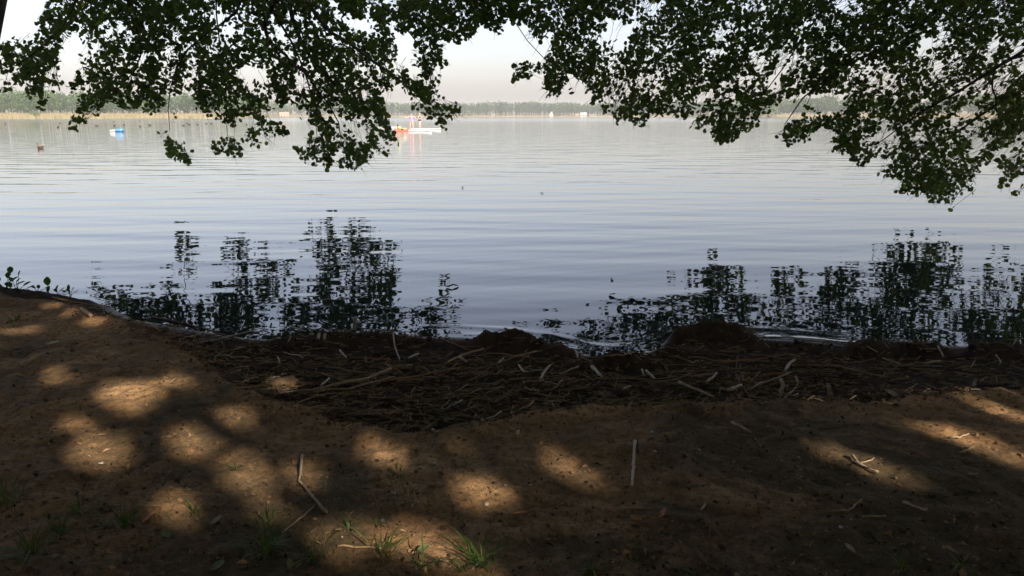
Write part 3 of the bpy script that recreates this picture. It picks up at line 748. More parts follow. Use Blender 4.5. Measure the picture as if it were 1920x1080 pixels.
reeds(1320, 2200, 4200, 1.6, 2.6, 'straw coloured reed bed seen through the right hand boughs')

M['white_wall'] = simple('white_render', (0.58, 0.57, 0.55), (0.66, 0.65, 0.63), 1, 0.8)
M['pink_wall'] = simple('pinkish_render', (0.62, 0.42, 0.34), (0.72, 0.52, 0.43), 1, 0.8)
M['orange_wall'] = simple('orange_boards', (0.50, 0.25, 0.12), (0.60, 0.33, 0.17), 2, 0.8)
M['red_roof'] = simple('red_roof', (0.40, 0.20, 0.14), (0.48, 0.26, 0.19), 3, 0.8)
M['grey_roof'] = simple('grey_roof', (0.16, 0.16, 0.17), (0.26, 0.26, 0.27), 3, 0.8)
M['pale_roof'] = simple('pale_roof', (0.55, 0.55, 0.54), (0.68, 0.67, 0.66), 3, 0.7)
M['glass'] = simple('window_glass', (0.03, 0.035, 0.045), (0.06, 0.07, 0.08), 2, 0.1, spec=.6)
M['door'] = simple('door_paint', (0.14, 0.09, 0.06), (0.2, 0.13, 0.09), 4, 0.6)
def box_me(name, x0, x1, y0, y1, z0, z1):
    bm = bmesh.new(); bmesh.ops.create_cube(bm, size=1)
    for v_ in bm.verts: v_.co = Vector(((x0 + x1) / 2 + v_.co.x * (x1 - x0), (y0 + y1) / 2 + v_.co.y * (y1 - y0), (z0 + z1) / 2 + v_.co.z * (z1 - z0)))
    return bm_mesh(name, bm)
def house(px, off, w, d, h, rh, wall, roof, label, gable_front=False, nwin=3):
    g = shore_pt(px, off); t = empty('house', g, -math.atan2(g[0], g[1]))
    tag(t, label, 'house')
    # walls with a gable, ridge along x (eaves to the lake) or along y (gable to the lake)
    W, D = (d, w) if gable_front else (w, d)
    prof = [(-D / 2, 0), (D / 2, 0), (D / 2, h), (0, h + rh), (-D / 2, h)]
    def P3(a, b, c): return (b, a, c) if gable_front else (a, b, c)
    V = [P3(s * W / 2, a, c - .4 if c == 0 else c) for s in (-1, 1) for a, c in prof]
    me = bpy.data.meshes.new('wall'); me.from_pydata(V, [], [(0, 1, 2, 3, 4), (9, 8, 7, 6, 5), (0, 5, 6, 1), (1, 6, 7, 2), (4, 9, 5, 0), (2, 7, 8, 3), (3, 8, 9, 4)])
    bm = bmesh.new(); bm.from_mesh(me); bmesh.ops.recalc_face_normals(bm, faces=bm.faces); bm.to_mesh(me); bm.free()
    obj('wall', me, wall, t)
    e = .4; ov = rh / (D / 2) * e
    V = []
    for s in (-1, 1):
        for a, c in ((-D / 2 - e, h - ov + .05), (0, h + rh + .05), (D / 2 + e, h - ov + .05), (D / 2 + e, h - ov + .3), (0, h + rh + .33), (-D / 2 - e, h - ov + .3)):
            V.append(P3(s * (W / 2 + e), a, c))
    me = bpy.data.meshes.new('roof'); me.from_pydata(V, [], [(0, 1, 4, 5), (1, 2, 3, 4), (6, 11, 10, 7), (7, 10, 9, 8), (0, 6, 7, 1), (1, 7, 8, 2), (5, 4, 10, 11), (4, 3, 9, 10), (0, 5, 11, 6), (2, 8, 9, 3)])
    bm = bmesh.new(); bm.from_mesh(me); bmesh.ops.recalc_face_normals(bm, faces=bm.faces); bm.to_mesh(me); bm.free()
    ro = obj('roof', me, roof, t)
    obj('chimney', box_me('chimney', w * .15, w * .15 + .5, .2, .7, h + rh * .3, h + rh + .8), M['red_roof'], ro)
    for k in range(nwin):
        x = (k - (nwin - 1) / 2) * w / (nwin + .3)
        if k == nwin // 2 and nwin > 1:
            obj('door', box_me('door', x - .5, x + .5, -d / 2 - .06, -d / 2 + .02, 0, h - .15), M['door'], t)
        else:
            wo_ = obj('window', box_me('window', x - .55, x + .55, -d / 2 - .05, -d / 2 + .02, .6, h - .2), M['white_wall'], t)
            obj('pane', box_me('pane', x - .47, x + .47, -d / 2 - .07, -d / 2 - .01, .68, h - .28), M['glass'], wo_)
    return t
house(533, 3, 8, 6, 2.2, 2.0, M['pink_wall'], M['red_roof'], 'pinkish house with red roof on the far shore behind hanging twigs')
house(1034, 2.5, 3.8, 5, 1.6, 3.4, M['white_wall'], M['pale_roof'], 'white steep gabled house on the far shore before the pines', True, 1)
house(1094, 3, 5.6, 5, 2.4, 1.3, M['white_wall'], M['pale_roof'], 'broad white house on the far shore before the pines')
house(1082, 2.5, 2.8, 3, 1.6, 1.0, M['orange_wall'], M['red_roof'], 'small orange hut beside the broad white far shore house', False, 1)
house(1110, 3, 3.6, 3, 1.5, .6, M['white_wall'], M['grey_roof'], 'low shed with grey roof on the far side of the broad white house', False, 1)
house(925, 3, 3, 3, 1.6, .9, M['pink_wall'], M['grey_roof'], 'tiny pink hut among the trunks of the far pine wood', False, 1)
def willow(px, off, h, w, label):
    g = shore_pt(px, off); t = empty('willow_tree', g); tag(t, label, 'tree', 'pale willows on the far shore')
    n = 700
    q = rng.normal(size=(n, 3)); q /= np.linalg.norm(q, axis=1)[:, None]; q *= (rng.random(n) ** .4)[:, None]
    c = np.stack([q[:, 0] * w / 2, q[:, 1] * w / 2, h * .52 + q[:, 2] * h * .48], -1)
    X, Y, Z = frames(n); s = rng.uniform(.3, .6, n)[:, None]
    obj('crown', mesh_stamp('crown', c, X * s, Y * s, Z * s, LEAF_S, [(0, 4, 3, 2, 1)]), M['willow'], t)['kind'] = 'stuff'
    obj('trunk', tubes('trunk', [[(0, 0, -.3), (.1, 0, h * .5), (0, 0, h * .8)]], [[.25, .18, .08]], 6), M['bark'], t)
willow(881, 3, 4.2, 6, 'pale round willow at the start of the far pine wood')
willow(1044, 3, 4.4, 5.5, 'pale round bush beside the white gabled house')
willow(1453, 3, 6.8, 6.5, 'pale round willow before the bluish wood on the right shore')
willow(65, 1, 3.6, 4.5, 'pale green bush growing out of the golden reed bed')

# ------------------------------------------------------------------ haze over the lake
bm = bmesh.new(); bmesh.ops.create_cube(bm, size=1)
for v_ in bm.verts: v_.co = Vector((v_.co.x * 3300, v_.co.y * 3300, 10.5 + v_.co.z * 39))
hz = obj('haze', bm_mesh('haze', bm))
m = bpy.data.materials.new('lake_haze'); m.use_nodes = True; nt = m.node_tree; nt.nodes.clear()
pv = nd(nt, 'ShaderNodeVolumePrincipled'); pv.inputs['Color'].default_value = (0.93, 0.95, 1.0, 1); pv.inputs['Density'].default_value = 0.00036
pv.inputs['Anisotropy'].default_value = 0.0
out = nd(nt, 'ShaderNodeOutputMaterial'); nt.links.new(pv.outputs[0], out.inputs['Volume'])
hz.data.materials.append(m)
tag(hz, 'thin pale summer haze over the lake', None, None, 'stuff')

# ------------------------------------------------------------------ people on boards, kayak, float, birds
M['skin'] = simple('bare_skin', (0.52, 0.33, 0.25), (0.60, 0.40, 0.31), 3, 0.5)  # plain skin tone shared by every figure
M['pink'] = simple('pink_swimsuit', (0.62, 0.22, 0.42), (0.70, 0.28, 0.48), 6, 0.6)
M['black_cloth'] = simple('black_fabric', (0.015, 0.015, 0.02), (0.04, 0.04, 0.045), 6, 0.6)
M['blue_cloth'] = simple('dark_blue_fabric', (0.03, 0.05, 0.09), (0.06, 0.08, 0.13), 6, 0.7)
M['orange_cloth'] = simple('orange_top', (0.50, 0.20, 0.12), (0.58, 0.26, 0.16), 6, 0.7)
M['yellow'] = simple('yellow_vest', (0.52, 0.52, 0.10), (0.60, 0.60, 0.15), 6, 0.7)
M['hair_brown'] = simple('brown_hair', (0.05, 0.025, 0.015), (0.12, 0.05, 0.03), 30, 0.6)
M['hair_fair'] = simple('fair_hair', (0.50, 0.36, 0.22), (0.62, 0.46, 0.30), 30, 0.6)
M['hair_dark'] = simple('dark_hair', (0.02, 0.015, 0.012), (0.05, 0.035, 0.03), 30, 0.6)
M['board_white'] = simple('white_board', (0.60, 0.62, 0.65), (0.68, 0.69, 0.71), 2, 0.35)
M['board_pad'] = simple('grey_deck_pad', (0.35, 0.38, 0.42), (0.45, 0.48, 0.52), 8, 0.8)
M['kayak_red'] = simple('red_kayak', (0.42, 0.09, 0.08), (0.50, 0.13, 0.11), 3, 0.4)
M['float_blue'] = simple('blue_float', (0.06, 0.22, 0.50), (0.09, 0.28, 0.58), 3, 0.4)
M['black_plastic'] = simple('black_plastic', (0.02, 0.02, 0.02), (0.04, 0.04, 0.04), 10, 0.4)
M['duck_brown'] = simple('duck_plumage', (0.10, 0.065, 0.045), (0.26, 0.18, 0.13), 30, 0.8)
M['coot_black'] = simple('dark_plumage', (0.02, 0.02, 0.022), (0.06, 0.055, 0.055), 30, 0.8)
M['bill'] = simple('bill', (0.45, 0.28, 0.06), (0.55, 0.36, 0.1), 10, 0.5)
M['eye'] = simple('eye', (0.01, 0.01, 0.01), (0.03, 0.02, 0.02), 10, 0.2)
_SPH = {}
def sphere_tpl(seg):
    if seg not in _SPH:
        b_ = bmesh.new(); bmesh.ops.create_uvsphere(b_, u_segments=seg, v_segments=max(6, seg - 3), radius=1); b_.verts.index_update()
        _SPH[seg] = ([tuple(v_.co) for v_ in b_.verts], [[v_.index for v_ in f_.verts] for f_ in b_.faces]); b_.free()
    return _SPH[seg]
def ball(bm, c, r, seg=10):
    vs, fs = sphere_tpl(seg)
    r = (r, r, r) if isinstance(r, (int, float)) else r
    nv = [bm.verts.new((c[0] + x * r[0], c[1] + y * r[1], c[2] + z * r[2])) for x, y, z in vs]
    for f_ in fs: bm.faces.new([nv[i] for i in f_])
def cap(bm, a, b, ra, rb):
    """Tapered capsule."""
    a, b = Vector(a), Vector(b)
    ball(bm, a, ra, 8); ball(bm, b, rb, 8)
    qt = (b - a).to_track_quat('Z', 'Y'); n = 10
    ring = [[bm.verts.new(c_ + qt @ Vector((r_ * math.cos(6.28318 * k / n), r_ * math.sin(6.28318 * k / n), 0))) for k in range(n)] for c_, r_ in ((a, ra), (b, rb))]
    for k in range(n): bm.faces.new((ring[0][k], ring[0][(k + 1) % n], ring[1][(k + 1) % n], ring[1][k]))
    bm.faces.new(ring[0][::-1]); bm.faces.new(ring[1])
def fuse(bm, voxel, name):
    """Melt overlapping solids into one continuous skin."""
    me = bm_mesh(name, bm); o = bpy.data.objects.new(name, me); COL.objects.link(o)
    md = o.modifiers.new('r', 'REMESH'); md.mode = 'VOXEL'; md.voxel_size = voxel
    sm = o.modifiers.new('s', 'SMOOTH'); sm.factor = .5; sm.iterations = 3
    dg = bpy.context.evaluated_depsgraph_get()
    out = bpy.data.meshes.new_from_object(o.evaluated_get(dg)); out.name = name
    bpy.data.objects.remove(o); bpy.data.meshes.remove(me)
    out.polygons.foreach_set('use_smooth', np.full(len(out.polygons), True))
    return out
def hand(bm, wrist, d, side):
    """Palm and five slightly curled fingers pointing along d from the wrist."""
    d = Vector(d).normalized(); w = Vector(wrist)
    across = d.cross(Vector((0, 1, 0)) if abs(d.y) < .8 else Vector((0, 0, 1))).normalized(); nrm = across.cross(d)
    cap(bm, w, w + d * .07, .026, .032)
    for k, L in enumerate((.062, .072, .068, .054)):
        a = w + d * .085 + across * (k - 1.5) * .020; b = a + d * L * .55 + nrm * .006; c_ = b + d * L * .4 + nrm * .022
        cap(bm, a - d * .02, b, .0095, .0088); cap(bm, b, c_, .0088, .0075)
    a = w + d * .03 - across * .03
    cap(bm, a, a + d * .035 - across * .03, .011, .0095); cap(bm, a + d * .035 - across * .03, a + d * .065 - across * .034, .0095, .008)
def person(loc, rz, label, J, hair, hair_mat, clothes, female=True):
    """J: joints hip_l/r, knee, ankle, shoulder, elbow, wrist (left = +x), all in metres from the feet; faces -y."""
    t = empty('person', loc, rz); tag(t, label, 'person')
    bm = bmesh.new()
    pel, che, nk, hd = Vector(J['pelvis']), Vector(J['chest']), Vector(J['neck']), Vector(J['head'])
    def torso(b_, g=0.0, lo=0, hi=9, whole=True):
        n = 12
        for i in range(n):
            s_ = i / (n - 1); c_ = pel.lerp(che, s_)
            wx_ = np.interp(s_, [0, .18, .5, .8, 1], [.165, .168, .128, .155, .165] if female else [.15, .152, .14, .165, .18])
            wy_ = np.interp(s_, [0, .2, .5, .8, 1], [.105, .11, .09, .112, .095])
            if lo <= s_ <= hi: ball(b_, c_, (wx_ + g, wy_ + g, .085 + g))
    torso(bm)
    cap(bm, che + Vector((0, 0, .04)), nk, .075, .055); cap(bm, nk, hd - Vector((0, 0, .06)), .054, .055)
    ball(bm, hd, (.074, .092, .115), 14); ball(bm, hd + Vector((0, -.028, -.06)), (.054, .062, .055), 10)
    face = J.get('face', Vector((0, -1, 0))); fr_ = Vector(face).normalized(); sd = Vector((-fr_.y, fr_.x, 0))
    cap(bm, hd + fr_ * .088 + Vector((0, 0, .01)), hd + fr_ * .108 + Vector((0, 0, -.022)), .010, .015)
    for s_ in (-1, 1): ball(bm, hd + sd * s_ * .078, (.016, .02, .03), 8)
    cap(bm, hd + fr_ * .082 - sd * .02 + Vector((0, 0, -.055)), hd + fr_ * .082 + sd * .02 + Vector((0, 0, -.055)), .009, .009)
    for k, s_ in (('l', 1), ('r', -1)):
        h_, kn, an = Vector(J['hip_' + k]), Vector(J['knee_' + k]), Vector(J['ankle_' + k])
        cap(bm, h_, kn, .092, .058); mid = kn.lerp(an, .3); cap(bm, kn, mid, .056, .06); cap(bm, mid, an, .06, .037)
        toe = Vector(J['toe_' + k]); cap(bm, an - Vector((0, 0, .03)), toe, .038, .03); ball(bm, an - (toe - an).normalized() * .04 - Vector((0, 0, .035)), .036)
        sh, el, wr = Vector(J['sho_' + k]), Vector(J['elb_' + k]), Vector(J['wri_' + k])
        cap(bm, che + Vector((s_ * .08, 0, .05)), sh, .07, .058); cap(bm, sh, el, .052, .040); cap(bm, el, wr, .040, .027)
        hand(bm, wr, J.get('hand_' + k, wr - el), s_)
    body = obj('body', fuse(bm, .011, 'body'), M['skin'], t)
    bm = bmesh.new()
    for s_ in (-1, 1): ball(bm, hd + fr_ * .083 + sd * s_ * .03 + Vector((0, 0, .012)), .0125, 8)
    obj('eyes', bm_mesh('eyes', bm, True), M['eye'], t)
    bm = bmesh.new()
    ball(bm, hd - fr_ * .022 + Vector((0, 0, .028)), (.085, .09, .104), 14)
    if hair == 'long':
        cap(bm, hd - fr_ * .05, hd - fr_ * .085 - Vector((0, 0, .28)), .078, .05)
    elif hair == 'bun': ball(bm, hd - fr_ * .07 + Vector((0, 0, .10)), .045)
    obj('hair', fuse(bm, .012, 'hair'), hair_mat, t)
    for cname, cmat, parts in clothes:
        bm = bmesh.new()
        for kind in parts:
            if kind == 'torso': torso(bm, .012, 0, 1)
            if kind == 'vest': torso(bm, .045, .15, 1); cap(bm, che + Vector((-.1, 0, .09)), che + Vector((.1, 0, .09)), .085, .085)
            if kind == 'top': torso(bm, .012, .66, .95)
            if kind == 'briefs': torso(bm, .012, 0, .2)
            if kind == 'straps':
                for s_ in (-1, 1): cap(bm, che + Vector((s_ * .09, -.06, .0)), che + Vector((s_ * .085, 0, .145)), .035, .03); cap(bm, che + Vector((s_ * .085, 0, .145)), che + Vector((s_ * .08, .07, 0)), .03, .035)
            if kind == 'legs':
                for k in 'lr': cap(bm, J['hip_' + k], J['knee_' + k], .108, .075); cap(bm, J['knee_' + k], Vector(J['ankle_' + k]) + Vector((0, 0, .03)), .075, .055)
                torso(bm, .018, 0, .25)
            if kind == 'thigh':
                for k in 'lr': ball(bm, Vector(J['hip_' + k]) + Vector((0, 0, .0)), (.105, .105, .075))
        obj(cname, fuse(bm, .014, cname), cmat, t)
    return t
def stand(h=1.68, spread=.11, arms=None, step=0.0):
    k = h / 1.68
    J = dict(pelvis=(0, 0, .90 * k), chest=(0, .0, 1.30 * k), neck=(0, 0, 1.45 * k), head=(0, -.01, 1.565 * k))
    for n_, s_ in (('l', 1), ('r', -1)):
        J['hip_' + n_] = (s_ * .09, 0, .86 * k); J['knee_' + n_] = (s_ * (spread + .01), -.03 + s_ * step * .5, .47 * k)
        J['ankle_' + n_] = (s_ * (spread + .03), .02 + s_ * step, .075); J['toe_' + n_] = (s_ * (spread + .06), -.14 + s_ * step, .032)
        J['sho_' + n_] = (s_ * .185, 0, 1.365 * k)
    J.update(arms); return J
def on_water(px, py): x, y = on_plane(px, py, 0.0); return float(x), float(y)
def board(loc, rz, L, W, H, label, matl):
    t = empty('paddle_board', (*loc, 0), rz); tag(t, label, 'paddle board')
    rings = []
    for s_ in np.linspace(-1, 1, 21):
        w = W / 2 * (1 - abs(s_) ** 3.2) ** .6 + .005; lift = .16 * max(0, s_ - .55) ** 1.4
        rings.append([(s_ * L / 2, w * math.copysign(abs(math.cos(a)) ** .7, math.cos(a)), .03 + lift + H / 2 + H / 2 * math.copysign(abs(math.sin(a)) ** .6, math.sin(a)) - .04) for a in np.linspace(0, 2 * math.pi, 15)[:-1]])
    obj('hull', loft('hull', rings), matl, t)
    obj('deck_pad', box_me('deck_pad', -L * .28, L * .12, -W * .33, W * .33, H - .012, H - .002), M['board_pad'], t)
    f = bmesh.new(); bmesh.ops.create_cone(f, cap_ends=True, segments=4, radius1=.09, radius2=.03, depth=.16)
    for v_ in f.verts: v_.co = Vector((v_.co.x - L * .42, v_.co.y * .1, v_.co.z - .08))
    obj('fin', bm_mesh('fin', f), M['black_plastic'], t)
    return t
b1 = on_water(791, 245.6); b2 = on_water(787, 243.0)
board((b1[0] - .55, b1[1]), R(-2), 3.2, .78, .13, 'shorter white paddle board in front, the swimmer in pink standing on it', M['board_white'])
board((b2[0] + .55, b2[1] + .4), R(1), 3.7, .80, .13, 'longer white paddle board behind, the swimmer in black standing on it', M['board_white'])
pk = on_water(772, 245.6)
person((pk[0], b1[1], .125), R(4), 'person in a pink swimsuit standing with arms held out on the front board',
       stand(1.66, .14, dict(sho_l=(.185, 0, 1.35), elb_l=(.40, -.05, 1.24), wri_l=(.52, -.12, 1.10), sho_r=(-.185, 0, 1.35), elb_r=(-.43, -.05, 1.25), wri_r=(-.66, -.10, 1.30))),
       'bun', M['hair_brown'], [('swimsuit', M['pink'], ('torso', 'straps', 'thigh'))])
bk = on_water(786.5, 243.0)
person((bk[0], b2[1] + .4, .125), R(52), 'person in a black bikini standing sideways on the rear board, arms folded forward',
       stand(1.72, .07, dict(sho_l=(.175, 0, 1.39), elb_l=(.24, -.10, 1.14), wri_l=(.12, -.32, 1.16), sho_r=(-.175, 0, 1.39), elb_r=(-.24, -.10, 1.14), wri_r=(-.10, -.34, 1.13))),
       'bun', M['hair_fair'], [('bikini_top', M['black_cloth'], ('top', 'straps')), ('bikini_bottom', M['black_cloth'], ('briefs', 'thigh'))])
lp = on_water(728.5, 239.5)
board((lp[0], lp[1]), R(8), 3.3, .78, .13, 'white paddle board half hidden behind the leaves, under the dark-haired paddler', M['board_white'])
person((lp[0], lp[1], .125), R(20), 'person with long dark hair, orange top and dark trousers standing behind the hanging leaves',
       stand(1.70, .10, dict(sho_l=(.185, 0, 1.38), elb_l=(.30, -.12, 1.18), wri_l=(.14, -.34, 1.22), sho_r=(-.185, 0, 1.38), elb_r=(-.33, -.08, 1.16), wri_r=(-.24, -.30, 1.08))),
       'long', M['hair_brown'], [('top', M['orange_cloth'], ('torso', 'straps')), ('trousers', M['blue_cloth'], ('legs',))])
kx = on_water(753, 246.0)
t = empty('kayak', (*kx, 0), R(60)); tag(t, 'low red kayak lying beside the front white board', 'kayak')
rings = []
for s_ in np.linspace(-1, 1, 25):
    w = .33 * (1 - abs(s_) ** 2.2) ** .8 + .006; top = .20 + .13 * abs(s_) ** 2.5; cock = .10 if abs(s_ + .12) < .22 else 0
    rings.append([(s_ * 1.2, .9 * w * math.cos(a), (top - (cock if .15 < a < 2.99 else 0)) * math.sin(a) ** (1 if math.sin(a) > 0 else 1) if math.sin(a) > 0 else .10 * math.sin(a)) for a in np.linspace(0, 2 * math.pi, 17)[:-1]])
obj('hull', loft('hull', rings), M['kayak_red'], t)
cm = tubes('cockpit_rim', [[(-.19 + .42 * math.cos(a), .24 * math.sin(a), .20) for a in np.linspace(0, 2 * math.pi, 19)]], [[.02] * 19], 6)
obj('cockpit_rim', cm, M['black_plastic'], t)
obj('yellow_bag', fuse((lambda b_: (cap(b_, (.45, 0, .24), (.75, 0, .25), .09, .075), b_)[1])(bmesh.new()), .02, 'yellow_bag'), M['yellow'], t)
ks = on_water(746, 245.0)
person((kx[0] - .13, kx[1] - .22, .0), R(150), 'person in a bright yellow vest reclining low in the red kayak',
       dict(pelvis=(0, 0, .14), chest=(0, .22, .36), neck=(0, .28, .46), head=(0, .30, .56), hip_l=(.09, -.03, .16), hip_r=(-.09, -.03, .16), knee_l=(.12, -.42, .24), knee_r=(-.12, -.42, .24),
            ankle_l=(.10, -.80, .12), ankle_r=(-.10, -.80, .12), toe_l=(.10, -.90, .20), toe_r=(-.10, -.90, .20), sho_l=(.185, .22, .40), sho_r=(-.185, .22, .40), elb_l=(.31, .02, .30), elb_r=(-.31, .02, .30),
            wri_l=(.24, -.20, .31), wri_r=(-.24, -.20, .31)), 'short', M['hair_dark'], [('vest', M['yellow'], ('vest',)), ('shorts', M['black_cloth'], ('thigh', 'briefs'))])
fx = on_water(219, 247)
t = empty('inflatable_float', (*fx, 0), R(6)); tag(t, 'small blue and white inflatable float drifting on the open water', 'float')
bm = bmesh.new(); cap(bm, (-.55, -.12, .09), (-.05, -.12, .10), .10, .12); cap(bm, (-.55, .12, .09), (-.05, .12, .10), .10, .12)
obj('white_tube', fuse(bm, .02, 'white_tube'), M['board_white'], t)
bm = bmesh.new(); cap(bm, (.03, -.14, .14), (.45, -.14, .14), .16, .17); cap(bm, (.03, .14, .14), (.45, .14, .14), .16, .17); cap(bm, (.5, -.14, .14), (.5, .14, .14), .15, .15)
obj('blue_cushion', fuse(bm, .02, 'blue_cushion'), M['float_blue'], t)

def bird(kind_name, loc, rz, k, matl, label, group=None, src=None):
    t = empty(kind_name, loc, rz); tag(t, label, 'bird', group); t.scale = (k, k, k)
    if src:
        for ch in src.children:
            c_ = ch.copy(); COL.objects.link(c_); c_.parent = t
        return t
    bm = bmesh.new()
    ball(bm, (0, 0, .05), (.19, .095, .085)); ball(bm, (.05, 0, .06), (.14, .10, .085)); cap(bm, (-.12, 0, .08), (-.27, 0, .115), .055, .018)
    cap(bm, (.13, 0, .08), (.18, 0, .20), .05, .032); ball(bm, (.195, 0, .225), (.052, .04, .042))
    obj('body', fuse(bm, .009, 'body'), matl, t)
    bm = bmesh.new(); cap(bm, (.23, 0, .22), (.295, 0, .207), .016, .012)
    obj('bill', fuse(bm, .006, 'bill'), M['bill'], t)
    for s_ in (-1, 1):
        bm = bmesh.new(); ball(bm, (-.02, s_ * .085, .085), (.14, .025, .05)); cap(bm, (-.1, s_ * .08, .09), (-.22, s_ * .05, .105), .03, .01)
        obj('wing', fuse(bm, .009, 'wing'), matl, t)
        bm = bmesh.new(); ball(bm, (.21, s_ * .036, .235), .007, 6); obj('eye', bm_mesh('eye', bm, True), M['eye'], t)
    return t
bird('duck', (*on_water(76, 278.5), 0), R(150), 1.05, M['duck_brown'], 'brown duck swimming alone nearest the left bank')
spots = [(10, 233), (112, 231.5), (109, 239), (181, 236.5), (213.5, 229.5), (214.5, 236.3), (232, 235), (262, 228), (263, 238), (281, 235.5), (351, 231.5), (355, 234), (370, 234), (396, 232.5), (387, 232.5), (344, 236), (462, 234.5)]
ORD = 'first second third fourth fifth sixth seventh eighth ninth tenth eleventh twelfth thirteenth fourteenth fifteenth sixteenth seventeenth'.split()
src = None
for i, (px, py) in enumerate(spots):
    b_ = bird('waterbird', (*on_water(px, py), 0), rng.uniform(0, 6.28), rng.uniform(1.0, 1.3), M['coot_black'], 'small dark waterbird far out on the lake, %s from the left edge' % ORD[sorted(s_[0] for s_ in spots).index(px)], 'dark waterbirds far out', src)
    src = src or b_

# ------------------------------------------------------------------ things lying on the bank and the debris strip
def gz(x, y):
    i = min(max(int(np.searchsorted(xs, x)) - 1, 0), nx - 2); j = min(max(int(np.searchsorted(ys, y)) - 1, 0), ny - 2)
    a = (x - xs[i]) / (xs[i + 1] - xs[i]); b = (y - ys[j]) / (ys[j + 1] - ys[j])
    return float((GZ[j, i] * (1 - a) + GZ[j, i + 1] * a) * (1 - b) + (GZ[j + 1, i] * (1 - a) + GZ[j + 1, i + 1] * a) * b)
def ground_hit(px, py, z0=.15):
    z = z0
    for _ in range(6):
        x, y = on_plane(px, py, z); z = gz(float(x), float(y))
    return np.array([float(x), float(y), z])
def hollow_end(name, p, r, sides=7):
    return tubes(name, [p], [r], sides)
def stick(pix, r, material, label, name='dead_reed_stalk', cat='reed stalk', lift=.006, up=None, nodes=True, group=None):
    """A stalk lying through the given photo points; up = heights above ground at each point."""
    P = []
    for i, (px, py) in enumerate(pix):
        g = ground_hit(px, py); h_ = (up[i] if up else lift)
        if up and up[i] > .03 and i > 0:            # raised end: the point stands over its foot's distance
            g = at_depth(px, py, P[0][1] + .02 * i).astype(float); h_ = 0
        P.append(g + (0, 0, h_ + r))
    P = np.array(P)
    n = max(7, 3 * len(P)); L = np.concatenate([[0], np.cumsum(np.linalg.norm(np.diff(P, axis=0), axis=1))])
    tt = np.unique(np.concatenate([np.linspace(0, L[-1], n), L])); q = np.stack([np.interp(tt, L, P[:, i]) for i in range(3)], -1)
    q[1:-1] += rng.normal(0, .0015, (len(q) - 2, 3))
    rr = r * (1 + .10 * rng.normal(size=len(q))) * np.linspace(1.05, .85, len(q))
    base = q[0].copy()
    o = obj(name, tubes(name, [q - base], [rr], 7), material, None, base)
    return tag(o, label, cat, group)
T, G, K, RD, WD = M['reed_tan'], M['reed_grey'], M['reed_dark'], M['reed_red'], M['wood']
stick([(567,858),(563,907),(587,937),(613,966)], .0060, WD, 'pale stick snapped to an angle, lying across the sunlit patches')
stick([(530,1003),(589,955)], .0035, WD, 'thin straight stick pointing at the snapped pale stick', 'thin_stick', 'stick')
stick([(1191,832),(1187,880),(1185,915)], .0065, G, 'straight pale stick standing out alone on the dark middle bank', 'pale_stick', 'stick')
stick([(1195,830),(1196,852)], .0055, K, 'short dark stub touching the lone pale stick', 'dark_stub', 'stick')
stick([(1597,858),(1607,872),(1625,880),(1646,890)], .0060, WD, 'crooked twig in the sunny patch with a dark shadow under it', 'crooked_twig', 'twig')
stick([(1612,872),(1634,866),(1638,862)], .0030, WD, 'small side twig beside the crooked twig in the sun', 'crooked_twig', 'twig')
stick([(1780,824),(1800,823),(1816,817)], .0045, WD, 'bleached twig in the upper sunny patch on the right bank', 'bleached_twig', 'twig')
stick([(1799,853),(1824,843)], .0055, T, 'straw piece below the bleached twig at the sunlit edge', 'straw_piece', 'straw')
stick([(1816,894),(1833,893)], .0045, T, 'tiny flat straw just below the long sunny streak', 'straw_piece', 'straw')
stick([(1692,946),(1735,961)], .0050, WD, 'straight brown stick on the dark lower bank to the right', 'brown_stick', 'stick')
stick([(1558,962),(1590,960),(1612,946),(1616,940)], .0035, WD, 'forked grey twig on the dark lower bank', 'forked_twig', 'twig')
stick([(1617,973),(1660,972)], .0040, WD, 'thin twig lying level below the forked grey twig', 'thin_twig', 'twig')
stick([(213,951),(297,952)], .0035, T, 'thin straw lying level across the grass tuft at lower left', 'thin_straw', 'straw')
stick([(268,986),(285,969),(301,959)], .0070, RD, 'flat brown sliver of reed beside the thin level straw', 'reed_sliver', 'reed stalk')
stick([(307,741),(318,723),(332,712)], .0050, T, 'curved straw at the edge of the brightest sunny patch', 'curved_straw', 'straw')
stick([(633,1029),(700,1031),(715,1033)], .0035, T, 'thin straw between the two lowest sunny patches', 'thin_straw', 'straw')
stick([(960,968),(1010,960)], .0050, RD, 'russet stalk on the middle bank below the round sunny spot', 'russet_stalk', 'reed stalk')
stick([(1150,957),(1190,958),(1222,956)], .0035, WD, 'slim level twig above the dim sunny fleck', 'slim_twig', 'twig')
stick([(1133,958),(1170,972),(1215,974),(1252,978)], .0030, RD, 'long russet stem curving over the dim sunny fleck', 'russet_reed', 'reed stalk')
stick([(1185,977),(1200,981)], .0080, RD, 'stubby russet stub under the long russet stem', 'russet_stub', 'reed stalk')
stick([(1237,974),(1246,960)], .0070, RD, 'short tilted stub at the end of the russet stem', 'russet_stub', 'reed stalk')
stick([(1308,1042),(1322,1062),(1345,1073)], .0070, K, 'dark bent root piece near the bottom of the bank', 'root_piece', 'root')
stick([(1372,796),(1408,815)], .0065, WD, 'brown stick lying just over the lip of the bank', 'brown_stick', 'stick')
stick([(969,823),(972,812)], .0075, WD, 'short pale stub near the lip of the bank', 'pale_stub', 'stick')
stick([(1314,961),(1322,948)], .0040, WD, 'tiny pale twig on the dark bank below the lip', 'tiny_twig', 'twig')
stick([(780,1035),(830,1062)], .0030, K, 'dark thin twig beside the fallen green leaf', 'dark_twig', 'twig')
stick([(88,650),(110,643)], .0065, G, 'pale chip of reed on the dark promontory', 'reed_chip', 'reed stalk')
stick([(153,585),(171,597)], .0160, WD, 'thick broken branch stub near the tip of the promontory', 'branch_stub', 'branch')
